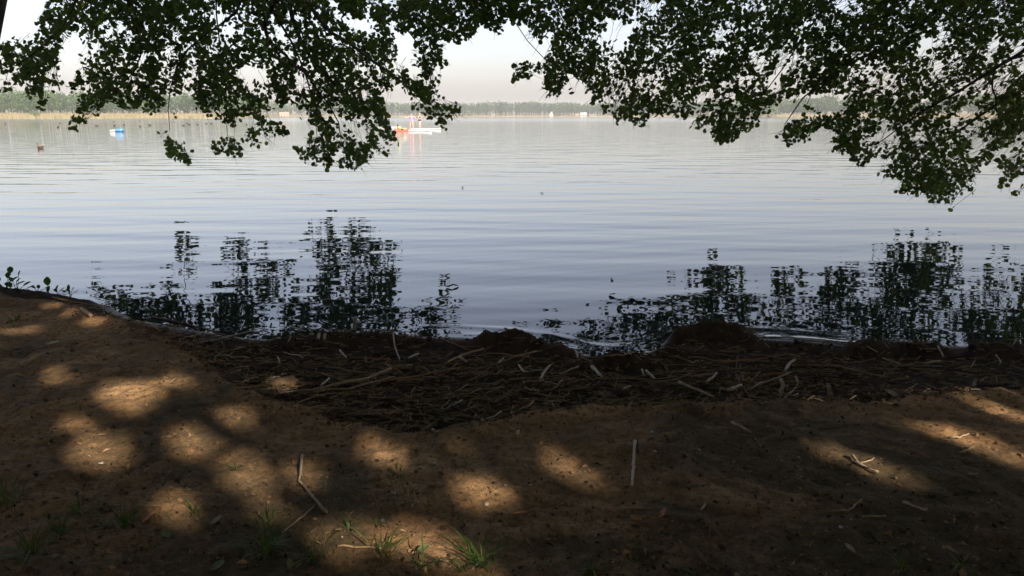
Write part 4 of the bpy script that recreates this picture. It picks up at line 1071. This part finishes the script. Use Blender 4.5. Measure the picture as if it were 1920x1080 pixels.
stick([(191,572),(197,594)], .0055, G, 'thin pale stalk near the water edge of the promontory', 'pale_stalk', 'reed stalk')
for k, (pp, rr_, lb) in enumerate([([(284,597),(355,612),(415,630),(480,648)], .009, 'long root running along the dark slope nearest the water'), ([(323,643),(400,660),(440,690),(462,714)], .010, 'root curving round the lip of the bank toward the debris'),
        ([(361,624),(415,653),(480,666),(540,672)], .007, 'thin root between the slope and the left debris'), ([(230,600),(300,622),(370,640)], .008, 'short root on the shoulder of the promontory')]):
    stick(pp, rr_, M['reed_dark'], lb, 'bare_root', 'root', lift=.004)
# the debris strip: the pieces that stand out
stick([(575,752),(640,735),(690,725),(734,706)], .0090, T, 'longest brown reed stalk lying slantwise across the debris strip', lift=.045)
stick([(600,744),(650,741),(740,717)], .0055, T, 'slim reed stalk lying just under the longest one', lift=.03)
stick([(570,750),(610,742)], .0070, WD, 'stout stub at the lower end of the longest reed stalk', lift=.03)
stick([(603,737),(618,723)], .0065, G, 'bright white chip by the sandy stone', lift=.04)
stick([(638,669),(650,683)], .0060, G, 'small white fork of reed above the longest stalk', lift=.04)
stick([(766,681),(785,673)], .0070, G, 'white reed chip lying alone in the middle debris', lift=.03)
stick([(738,645),(741,660),(750,685)], .0050, G, 'curved pale stem rising beside the white reed chip', lift=.03)
stick([(861,680),(875,689)], .0080, G, 'broken white reed end near the brown mound', lift=.03)
stick([(835,692),(870,675),(907,664)], .0090, T, 'straight tan stalk leading toward the brown mound', lift=.03)
stick([(826,640),(882,664)], .0050, RD, 'thin russet stalk between the ridge and the brown mound', lift=.02)
stick([(934,690),(944,682)], .0065, G, 'small white chip below the brown mound', lift=.03)
stick([(1013,722),(1021,707),(1031,696)], .0075, G, 'curved white stalk below the small inlet', lift=.03)
stick([(973,695),(983,709)], .0065, G, 'slanted white chip left of the curved white stalk', lift=.03)
stick([(1110,699),(1128,717)], .0100, G, 'thickest white reed piece below the small inlet', lift=.03)
stick([(1089,686),(1111,695)], .0055, T, 'slim tan straw touching the thickest white reed piece', lift=.03)
stick([(1079,668),(1083,685)], .0055, G, 'bent white stem at the muddy edge of the inlet', lift=.03)
stick([(1050,712),(1085,695)], .0070, T, 'tan stalk lying left of the thickest white reed piece', lift=.03)
stick([(1211,706),(1227,721)], .0080, G, 'white reed piece right of the tiny white chip in mid debris', lift=.03)
stick([(1203,703),(1207,715)], .0060, G, 'tiny white chip beside the slanted white reed piece', lift=.03)
stick([(1188,677),(1190,669)], .0060, G, 'white speck of reed standing at the back of the inlet', lift=.02)
stick([(1296,718),(1344,710)], .0075, T, 'tan stalk lying level in the right half of the debris', lift=.03)
stick([(1324,727),(1337,718),(1343,710)], .0070, G, 'bent white stalk crossing the level tan stalk', lift=.03)
stick([(1366,743),(1389,734)], .0095, G, 'stout white reed end near the lip of the bank', lift=.03)
stick([(1345,688),(1400,682),(1440,679)], .0065, RD, 'long russet stalk lying level near the big mound', lift=.02)
stick([(1272,728),(1310,743),(1338,757)], .0085, WD, 'brown branch sloping down to the lip of the bank', lift=.03)
stick([(1167,742),(1182,735)], .0080, WD, 'stubby brown piece over the lip in mid debris', lift=.03)
stick([(1472,705),(1478,694),(1490,684)], .0090, G, 'knobbly pale piece of root in the right debris', lift=.03)
stick([(1464,744),(1467,722),(1464,713)], .0110, G, 'upright pale slab of reed standing at the lip', up=[0, .08, .12])
stick([(1463,756),(1492,735),(1496,720),(1491,706)], .0055, G, 'looping pale stem standing by the upright slab', up=[0, .02, .06, .1])
stick([(1558,750),(1555,735),(1552,722)], .0120, WD, 'thick upright stump of reed beside the sunlit tangle', up=[0, .06, .12])
stick([(1654,678),(1690,692),(1765,694)], .0055, T, 'long curved tan stem on the mud at right', lift=.02)
stick([(1730,692),(1762,688)], .0075, T, 'straight tan piece lying on the long curved stem', lift=.03)
stick([(1756,669),(1768,679)], .0055, G, 'small white stick on the mud near the far right', lift=.03)
stick([(1826,732),(1829,713)], .0090, G, 'short pale peg standing in the sunny spot far right', up=[0, .1])
stick([(1867,674),(1875,685),(1873,692)], .0040, G, 'crooked thin pale twig on the dark mud far right', lift=.02)
stick([(665,623),(667,598)], .0130, WD, 'brown stake standing at the water edge before the dark reflection', 'wooden_stake', 'stake', up=[0, .13])
stick([(544,618),(574,628)], .0080, G, 'pale stick lying at the water edge left of the stake', 'pale_stick', 'stick', lift=.02)
for k, (px, py, h_) in enumerate([(583,627,11),(597,632,9),(608,632,8),(619,627,10),(629,629,9),(641,628,10)]):
    stick([(px, py + 4), (px + 2, py + 4 - h_)], .011, G, 'short pale reed stub at the water edge, %s from the stake in its row' % ORD[5 - k], 'reed_stub', 'reed stalk', up=[0, .04], group='row of reed stubs at the water edge')
def lying(protos, x, y, z, rz, tilt, sc_, label, group):
    o = random.choice(protos).copy(); COL.objects.link(o)
    o.location = (x, y, z); o.rotation_euler = (random.uniform(0, 6.28), tilt, rz); o.scale = (sc_, 1, 1)
    return tag(o, label, 'reed stalk', group)
protos = []
for k in range(14):
    n_ = 6; L = 1.0; kink = rng.normal(0, .03, (n_, 2)); kink[:, :] = np.cumsum(kink, 0) * .5
    p = np.stack([np.linspace(-.5, .5, n_), kink[:, 0] - kink[:, 0].mean(), kink[:, 1] * .5 - kink[:, 1].mean() * .5], -1)
    p[:, 1:] *= .6
    r_ = rng.uniform(.003, .006)
    protos.append(bpy.data.objects.new('dead_reed_stalk', tubes('dead_reed_stalk', [p], [np.full(n_, r_) * rng.uniform(.8, 1.15, n_)], 6)))
    protos[-1].data.materials.append([T, T, K, RD, K, WD, T, G, K, RD, T, K, G, RD][k])
# density of the strip by photo column: thick in the bay, thinner on the mud to the right
placed = 0; tries = 0
strip = []
while len(strip) < 8200 and tries < 60:
    tries += 1
    x = rng.uniform(-3.6, 5.0, 4000); y = rng.uniform(2.9, 5.8, 4000)
    yw_, yl_ = ground_parts(x, y)
    s_ = (y - yl_) / np.maximum(yw_ - yl_, .3)
    dens = np.where((s_ > .02) & (s_ < .93), np.interp(s_, [0, .1, .5, .75, 1], [1, 1, .75, .22, .03]), 0) * np.interp(x, [-3.6, -2.2, -1.5, 0, 1.5, 2.5, 5], [.25, .4, 1, 1, .85, .5, .35])
    k_ = rng.random(4000) < dens
    strip += list(zip(x[k_], y[k_]))
strip = np.array(strip[:8200]); SZ = ground_z(strip[:, 0], strip[:, 1])
nind = 290
TONE = {'dry_reed_tan': 'tan', 'dry_reed_grey': 'white', 'rotten_reed_dark': 'dark', 'reed_russet': 'russet', 'weathered_stick': 'brown'}
for i in range(nind):
    x, y = strip[i]; L = float(np.clip(rng.gamma(2.0, .085), .05, .6))
    rz = rng.normal(.12, .45) if rng.random() < .75 else rng.uniform(0, 3.14)
    o = lying(protos, x, y, SZ[i] + .008 + .035 * rng.random() ** 1.6, rz, rng.normal(0, .08), L, '', 'dead reeds in the debris strip')
    yw1, yl1 = ground_parts(np.array([x]), np.array([y])); s1 = float((y - yl1[0]) / max(yw1[0] - yl1[0], .3))
    where = 'left end of the debris strip' if x < -1.7 else 'debris left of the brown mound' if x < -.35 else 'debris below the small inlet' if x < .8 else 'debris below the big mound' if x < 1.9 else 'debris toward the right edge'
    o['label'] = '%s %s reed stalk in the %s, %s' % ('long' if L > .3 else 'medium' if L > .15 else 'short', TONE[o.data.materials[0].name], where, 'against the bank' if s1 < .3 else 'halfway to the water' if s1 < .6 else 'nearest the water')
for p in protos: bpy.data.objects.remove(p)
# the fine rest of the debris: short bits and fibres
n = len(strip) - nind; c = strip[nind:]; L = np.clip(rng.gamma(1.5, .045, n), .02, .35); rz = np.where(rng.random(n) < .7, rng.normal(.1, .6, n), rng.uniform(0, 3.14, n))
Y = np.stack([np.cos(rz), np.sin(rz), rng.normal(0, .12, n)], -1) * L[:, None]; w = rng.uniform(.0012, .0045, n)[:, None]
X = np.stack([-np.sin(rz), np.cos(rz), 0 * rz], -1) * w; Z = np.tile([0, 0, 1.0], (n, 1)) * w
BIT_V = [(-1, -.5, 0), (0, -.5, 1), (1, -.5, 0), (0, -.5, -1), (-1, .5, 0), (0, .5, 1), (1, .5, 0), (0, .5, -1)]
BIT_F = [(0, 1, 5, 4), (1, 2, 6, 5), (2, 3, 7, 6), (3, 0, 4, 7), (3, 2, 1, 0), (4, 5, 6, 7)]
cen = np.stack([c[:, 0], c[:, 1], SZ[nind:] + rng.uniform(.002, .03, n)], -1)
tag(obj('reed_debris', mesh_stamp('reed_debris', cen, X, Y, Z, BIT_V, BIT_F), M['litter_reed']), 'fine tangle of broken reed bits and fibres filling the debris strip', None, None, 'stuff')
# crumbly clods of dug mud on the mounds and the ridge above the water
n = 5200
x = rng.uniform(-2.4, 5.0, n); y = rng.uniform(4.0, 5.9, n); yw_, yl_ = ground_parts(x, y); z = ground_z(x, y)
near_m = np.zeros(n)
for mx1, my1, sx1, sy1, h1 in MOUND: near_m = np.maximum(near_m, np.exp(-(((x - mx1) / sx1) ** 2 + ((y - my1) / sy1) ** 2) * .8))
rdg = np.exp(-((yw_ - y - .27) / .15) ** 2)
k_ = (z > .012) & (rng.random(n) < np.maximum(near_m, .55 * rdg)); x, y, z = x[k_], y[k_], z[k_]; n = len(x)
b_ = bmesh.new(); bmesh.ops.create_icosphere(b_, subdivisions=1, radius=1); b_.verts.index_update()
tv = np.array([tuple(v_.co) for v_ in b_.verts]) * rng.uniform(.72, 1.25, (len(b_.verts), 1)); tf = [[v_.index for v_ in f_.verts] for f_ in b_.faces]; b_.free()
sz = np.clip(rng.gamma(2.0, .006, n), .004, .034)[:, None]; X, Y, Z = frames(n)
M['mud_clod'] = simple('mud_clods', (0.028, 0.018, 0.013), (0.085, 0.052, 0.036), 40, .95, 0.004, island=True)
tag(obj('mud_clods', mesh_stamp('mud_clods', np.stack([x, y, z + sz[:, 0] * .15], -1), X * sz, Y * sz * .85, Z * sz * .75, tv, tf, True), M['mud_clod']), 'crumbly dark clods on the mounds and the ridge above the water', None, None, 'stuff')
# dry crumbs of soil on the bank, thickest along its broken lip
n = 15000
y = 1.75 + 4.4 * rng.random(n) ** 1.4; x = rng.uniform(-.8, .8, n) * (y + .6); yw_, yl_ = ground_parts(x, y)
m_ = n // 3; xl = rng.uniform(-3.2, 5, m_); _, yl2 = ground_parts(xl, xl * 0 + 3); x[:m_] = xl; y[:m_] = yl2 + rng.normal(.0, .07, m_); yl_[:m_] = yl2
k_ = (y < yl_ + .16) & (rng.random(n) < .62); x, y = x[k_], y[k_]; n = len(x)
sz = np.clip(rng.gamma(1.6, .0028, n), .0018, .016)[:, None]; X, Y, Z = frames(n)
M['crumb'] = simple('soil_crumbs', (0.06, 0.038, 0.021), (0.24, 0.145, 0.075), 40, .95, 0, island=True)
tag(obj('soil_crumbs', mesh_stamp('soil_crumbs', np.stack([x, y, ground_z(x, y) + sz[:, 0] * .2], -1), X * sz, Y * sz * .8, Z * sz * .7, tv, tf), M['crumb']), 'dry brown crumbs of soil strewn over the bank and its broken lip', None, None, 'stuff')
# fine litter on the bank: bits of bark, dry leaf and straw
n = 70000
y = 1.7 + 5.0 * rng.random(n) ** 1.5; x = rng.uniform(-.85, .85, n) * (y + .6)
yw_, yl_ = ground_parts(x, y); k_ = y < yl_ + .05; x, y = x[k_], y[k_]
k_ = (fbm(x, y, .5, 3) + rng.normal(0, .5, len(x))) > -.1; x, y = x[k_], y[k_]; n = len(x)
rz = rng.uniform(0, 6.28, n); L = np.clip(rng.gamma(1.3, .008, n), .004, .05)[:, None]; w = np.minimum(L * rng.uniform(.10, .6, (n, 1)), .012)
Y = np.stack([np.cos(rz), np.sin(rz), rng.normal(0, .3, n)], -1) * L; X = np.stack([-np.sin(rz), np.cos(rz), rng.normal(0, .4, n)], -1) * w; Z = np.tile([0, 0, 1.0], (n, 1)) * L
cen = np.stack([x, y, ground_z(x, y) + .002], -1)
CH_V = [(0, -.5, 0), (.5, 0, .12), (.15, .5, .02), (-.5, .1, .15)]
tag(obj('leaf_litter', mesh_stamp('leaf_litter', cen, X, Y, Z, CH_V, [(0, 1, 2, 3)]), M['litter']), 'fine brown litter of bark, straw and leaf crumbs scattered over the bank', None, None, 'stuff')

# short sparse sward of the shaded bank: thin blades a few centimetres high
n = 26000
y = 1.75 + 2.6 * rng.random(n) ** 1.6; x = rng.uniform(-.85, .85, n) * (y + .6)
yw_, yl_ = ground_parts(x, y)
f_ = fbm(x + 50, y + 20, .55, 4) + .35 * sstep(2.9, 2.0, y) + .12 * sstep(.3, 2.0, x)
k_ = (y < yl_ - .06) & (f_ + rng.normal(0, .22, n) > .30); x, y = x[k_], y[k_]; n = len(x)
a_ = rng.uniform(0, 6.28, n); h_ = np.clip(rng.gamma(2.0, .007, n), .006, .045); ln = rng.uniform(.3, 1.6, n) * h_
P_ = np.stack([x, y, ground_z(x, y) - .001], -1); sd_ = np.stack([-np.sin(a_), np.cos(a_), 0 * a_], -1) * rng.uniform(.0007, .0016, n)[:, None]
V = np.stack([P_ - sd_, P_ + sd_, P_ + np.stack([np.cos(a_) * ln, np.sin(a_) * ln, h_], -1)], 1)
M['sward'] = leaf_mat('sparse_sward', [(0.0, (0.03, 0.045, 0.014)), (0.6, (0.06, 0.07, 0.022)), (1.0, (0.17, 0.13, 0.06))], (0.08, 0.10, 0.02), 0.2)
tag(obj('short_grass', mesh_np('short_grass', V.reshape(-1, 3), np.arange(3 * n), np.arange(n) * 3, np.full(n, 3)), M['sward']), 'thin short grass and moss threads on the shaded bank', None, None, 'stuff')
# grass tufts, weeds, fallen leaves, stones
def blades(n, h, spread, lean=.5):
    V, FA = [], []
    for k in range(n):
        a = rng.uniform(0, 6.28); b = np.array([math.cos(a), math.sin(a), 0]) * rng.random() * spread; L = h * rng.uniform(.45, 1.1)
        d = np.array([math.cos(a), math.sin(a), 0]) * lean * rng.uniform(.2, 1.6); w = rng.uniform(.0015, .0034); sdv = np.array([-math.sin(a), math.cos(a), 0]) * w
        b0 = len(V)
        for s_, ww in ((0, 1), (.4, .9), (.75, .6)):
            c_ = b + np.array([0, 0, L * (s_ - .22 * s_ * s_ * (1 + lean))]) + d * L * s_ * s_
            V += [c_ - sdv * ww, c_ + sdv * ww]
        V.append(b + np.array([0, 0, L * (1 - .22 * (1 + lean))]) + d * L)
        FA += [(b0, b0 + 1, b0 + 3, b0 + 2), (b0 + 2, b0 + 3, b0 + 5, b0 + 4), (b0 + 4, b0 + 5, b0 + 6)]
    me = bpy.data.meshes.new('grass_tuft'); me.from_pydata([tuple(v_) for v_ in V], [], FA); me.materials.append(M['grass'])
    return me
for px, py, n_, h_, sp, lab in [
    (235, 985, 22, .10, .05, 'grass tuft under the thin level straw at lower left'), (150, 965, 16, .10, .07, 'loose dark grass tuft in the shade at lower left'),
    (60, 1040, 26, .10, .10, 'dark grass patch in the bottom left corner'), (10, 940, 18, .12, .06, 'grass tuft cut by the left edge of the picture'),
    (440, 880, 6, .09, .015, 'small sunlit grass sprig left of the snapped pale stick'), (365, 962, 6, .09, .02, 'thin grass sprig in the dim patch at lower left'),
    (500, 1035, 34, .13, .05, 'dense green grass tuft at the bottom between the dim patches'), (590, 1050, 14, .11, .04, 'straggling grass tuft right of the dense green one'),
    (715, 1040, 16, .10, .05, 'wispy grass tuft between the two lowest sunny patches'), (795, 1066, 12, .11, .03, 'grass tuft below the fallen green leaf'),
    (905, 1058, 26, .12, .05, 'bright sunlit grass tuft at the bottom near the middle'), (865, 1070, 8, .12, .02, 'few tall blades left of the bright sunlit grass tuft'),
    (655, 992, 6, .07, .015, 'tiny grass sprig beside the white scrap'), (705, 985, 7, .07, .02, 'tiny grass sprig right of the white scrap'),
    (740, 890, 12, .05, .05, 'low patch of short grass under the upper round sunny spot'), (770, 930, 12, .04, .06, 'low patch of short grass in the dark middle bank'),
    (823, 796, 14, .09, .025, 'single grass tuft growing at the lip of the bank'), (1400, 700, 14, .05, .06, 'thin green weeds in the debris by the big mound'),
    (1690, 1068, 7, .11, .02, 'thin grass blades at the bottom right'), (1800, 1066, 6, .11, .02, 'few grass blades near the bottom right corner'),
    (30, 600, 16, .10, .06, 'short grass on the left end of the promontory'), (1045, 1065, 5, .10, .02, 'few grass blades at the bottom centre'),
    (500, 985, 10, .10, .04, 'pale grass tuft below the snapped stick'), (545, 675, 10, .06, .06, 'green weeds at the back of the left debris'), (110, 1000, 16, .09, .03, 'sparse dark grass above the bottom left patch'),
    (1110, 1070, 8, .08, .02, 'sparse dark grass sprigs by the bottom edge'), (1280, 1070, 9, .06, .03, 'sparse short grass at the bottom right of centre')]:
    g = ground_hit(px, py); o = obj('grass_tuft', blades(int(n_ * 1.5), h_ * 1.0, min(sp, .065), .95), None, None, g - (0, 0, .004)); tag(o, lab, 'grass', 'grass tufts on the bank')
def leaf_shape(name, L, W, curl=.15, n_=9):
    """One leaf blade lying along +y with a folded midrib and cupped sides."""
    V, FA = [], []
    for i in range(n_):
        s_ = i / (n_ - 1); w = W / 2 * (math.sin(math.pi * min(1, s_ * .96 + .02)) ** .65)
        z = curl * L * s_ * s_
        V += [(-w, s_ * L, z + w * .35), (0, s_ * L, z), (w, s_ * L, z + w * .35)]
    for i in range(n_ - 1):
        a = i * 3; FA += [(a, a + 1, a + 4, a + 3), (a + 1, a + 2, a + 5, a + 4)]
    me = bpy.data.meshes.new(name); me.from_pydata(V, [], FA); me.polygons.foreach_set('use_smooth', np.full(len(FA), True))
    return me
for px, py, L, W, mt, rz, lab in [
    (782, 1040, .055, .045, 'green_leaf', -60, 'fallen green leaf lying in the lowest sunny patch'), (1685, 748, .10, .08, 'pale_leaf', 40, 'large pale dead leaf on the debris by the lip'),
    (1722, 746, .08, .07, 'dead_leaf', 80, 'rust brown dead leaf beside the large pale one'), (687, 686, .075, .028, 'pale_leaf', 5, 'narrow grey leaf standing on end in the left debris'),
    (395, 988, .06, .03, 'pale_leaf', -30, 'pale crumpled leaf below the dim patch at lower left'), (320, 1012, .05, .04, 'green_leaf', 60, 'grey green fallen leaf in the dark lower left'),
    (685, 905, .035, .03, 'green_leaf', 20, 'small green leaf at the edge of the dark middle bank'), (1213, 852, .03, .03, 'dead_leaf', 10, 'small red brown leaf right of the lone pale stick'),
    (1795, 1040, .05, .04, 'dead_leaf', 70, 'brown curled leaf in the dark lower right'), (820, 910, .06, .03, 'dead_leaf', 100, 'dark curled leaf left of the round sunny spot'),
    (395, 1074, .06, .045, 'green_leaf', -45, 'grey leaf at the bottom edge under the dark lower left'), (1603, 1040, .05, .03, 'pale_leaf', 30, 'grey crumpled leaf near the bottom right of centre'),
    (545, 1072, .05, .025, 'green_leaf', -10, 'upright yellow green leaf at the bottom edge'), (1135, 715, .05, .045, 'dead_leaf', 50, 'brown leaf scrap touching the thickest white reed piece')]:
    g = ground_hit(px, py); o = obj('fallen_leaf', leaf_shape('fallen_leaf', L * .8, W * .72, .22), M[mt], None, g + (0, 0, .008)); o.rotation_euler = (R(6), 0, R(rz))
    if 'on end' in lab or 'upright' in lab: o.rotation_euler = (R(80), 0, R(8))
    tag(o, lab, 'leaf')
def pebble(px, py, r, mt, lab, squash=.6, cat='pebble'):
    r = r * (.62 if cat == 'pebble' else 1)
    g = ground_hit(px, py); bm = bmesh.new(); bmesh.ops.create_icosphere(bm, subdivisions=3, radius=1)
    ph = rng.uniform(0, 50)
    for v_ in bm.verts:
        c_ = np.array(v_.co); k_ = 1 + .55 * float(fbm(np.array(c_[0] * 1.3 + ph), np.array(c_[1] + c_[2] * .7), .9, 3))
        v_.co = Vector((c_[0] * k_ * r, c_[1] * k_ * r * .85, c_[2] * k_ * r * squash))
    o = obj('pebble' if cat == 'pebble' else 'sandy_clod', bm_mesh('pebble', bm, True), M[mt], None, g + (0, 0, r * squash * .5)); o.rotation_euler = (0, 0, rng.uniform(0, 6))
    tag(o, lab, cat)
pebble(536, 722, .085, 'clod', 'flat sandy clod at the left end of the debris strip', .38, 'clod')
pebble(911, 947, .014, 'stone', 'white pebble just below the round sunny spot'); pebble(995, 911, .012, 'stone', 'white pebble right of the round sunny spot')
pebble(738, 926, .013, 'stone', 'white chip in the darkest part of the middle bank'); pebble(718, 976, .016, 'stone', 'white scrap between two tiny grass sprigs', .25)
pebble(814, 870, .012, 'stone', 'small pale pebble right of the upper round sunny spot'); pebble(1576, 989, .014, 'stone', 'pale square pebble on the dark lower right bank', .4)
pebble(1222, 810, .014, 'stone', 'white speck of stone near the lip right of centre', .4); pebble(1228, 846, .015, 'stone', 'bluish white scrap right of the lone pale stick', .25)
pebble(190, 868, .018, 'stone', 'pale flake in the lower left round sunny patch', .2); pebble(132, 572, .030, 'clod', 'small sunlit clod on the promontory', .8, 'clod')
pebble(998, 755, .016, 'stone', 'small white pebble in the middle debris', .8); pebble(1236, 906, .012, 'stone', 'grey pebble below the bluish scrap', .5)
def weed(px, py, leaves, lab):
    g = ground_hit(px, py); t = empty('weed_plant', g); tag(t, lab, 'plant', 'leafy weeds on the promontory')
    for (dx, dz, L, W, az, tilt) in leaves:
        tip = np.array([dx, rng.normal(0, .03), dz])
        obj('stem', tubes('stem', [[(dx * .2, 0, -.01), tuple(tip * [.6, .6, .6]), tuple(tip)]], [[.003, .0025, .002]], 5), M['weed'], t)
        lf = obj('leaf', leaf_shape('leaf', L, W, .1), M['weed'], t, tip); lf.rotation_euler = (R(tilt), 0, R(az))
weed(92, 553, [(.005, .085, .075, .06, 10, 75), (-.01, .02, .06, .045, -20, 60)], 'single round leaf standing on a stem against the water')
weed(110, 553, [(.02, .035, .06, .03, -60, 30), (.05, .02, .06, .025, -80, 20), (-.03, .02, .05, .03, 50, 25), (.0, .05, .05, .025, -20, 50)], 'low leafy weed right of the single round leaf')
weed(131, 556, [(.0, .06, .05, .03, 5, 70), (.03, .03, .06, .025, -70, 20), (-.02, .03, .05, .03, 60, 30), (.02, .05, .045, .02, -40, 50)], 'small leafy weed nearest the tip of the promontory')
weed(12, 548, [(.0, .12, .06, .05, 20, 60), (.05, .06, .09, .07, -60, 25), (-.08, .05, .10, .08, 60, 20), (.1, .04, .08, .06, -80, 15), (-.02, .08, .06, .05, 0, 50), (-.15, .06, .1, .08, 80, 15)], 'broad leaved weed at the left edge of the promontory')
weed(33, 549, [(.0, .13, .05, .035, -40, 60), (.02, .09, .055, .04, -80, 35), (-.02, .09, .055, .04, 60, 35), (.06, .05, .07, .06, -50, 20), (-.05, .04, .08, .06, 50, 20), (.09, .03, .06, .05, -80, 15)], 'taller leafy weed rising above the promontory edge')
weed(70, 553, [(.0, .025, .05, .03, 30, 25), (.04, .02, .05, .03, -60, 20), (-.04, .02, .05, .03, 70, 20)], 'flat little weed left of the single round leaf')

# bough reflections added as dark leaf shapes; the two far specks are leaves
for px, py, lb in [(1143, 552, 'dark leaf shape standing for a reflection on the calm water, left of its twin'), (1185, 557, 'dark leaf shape standing for a reflection, right of its twin above the inlet'), (836, 538, 'dark curled leaf shape standing for part of the drooping bough reflection'), (860, 536, 'small dark leaf shape standing for a reflection beside the curled one'), (866, 352, 'tiny dark speck of leaf far out on the water'), (1013, 362, 'tiny leaf speck far out right of the other speck')]:
    x, y = on_plane(px, py, 0.004)
    o = obj('leaf_and_reflection_fleck', leaf_shape('leaf_and_reflection_fleck', .075, .06, .18), M['reed_dark'], None, (float(x), float(y), .004)); o.rotation_euler = (R(4), 0, rng.uniform(0, 6.28)); tag(o, lb, 'leaf')
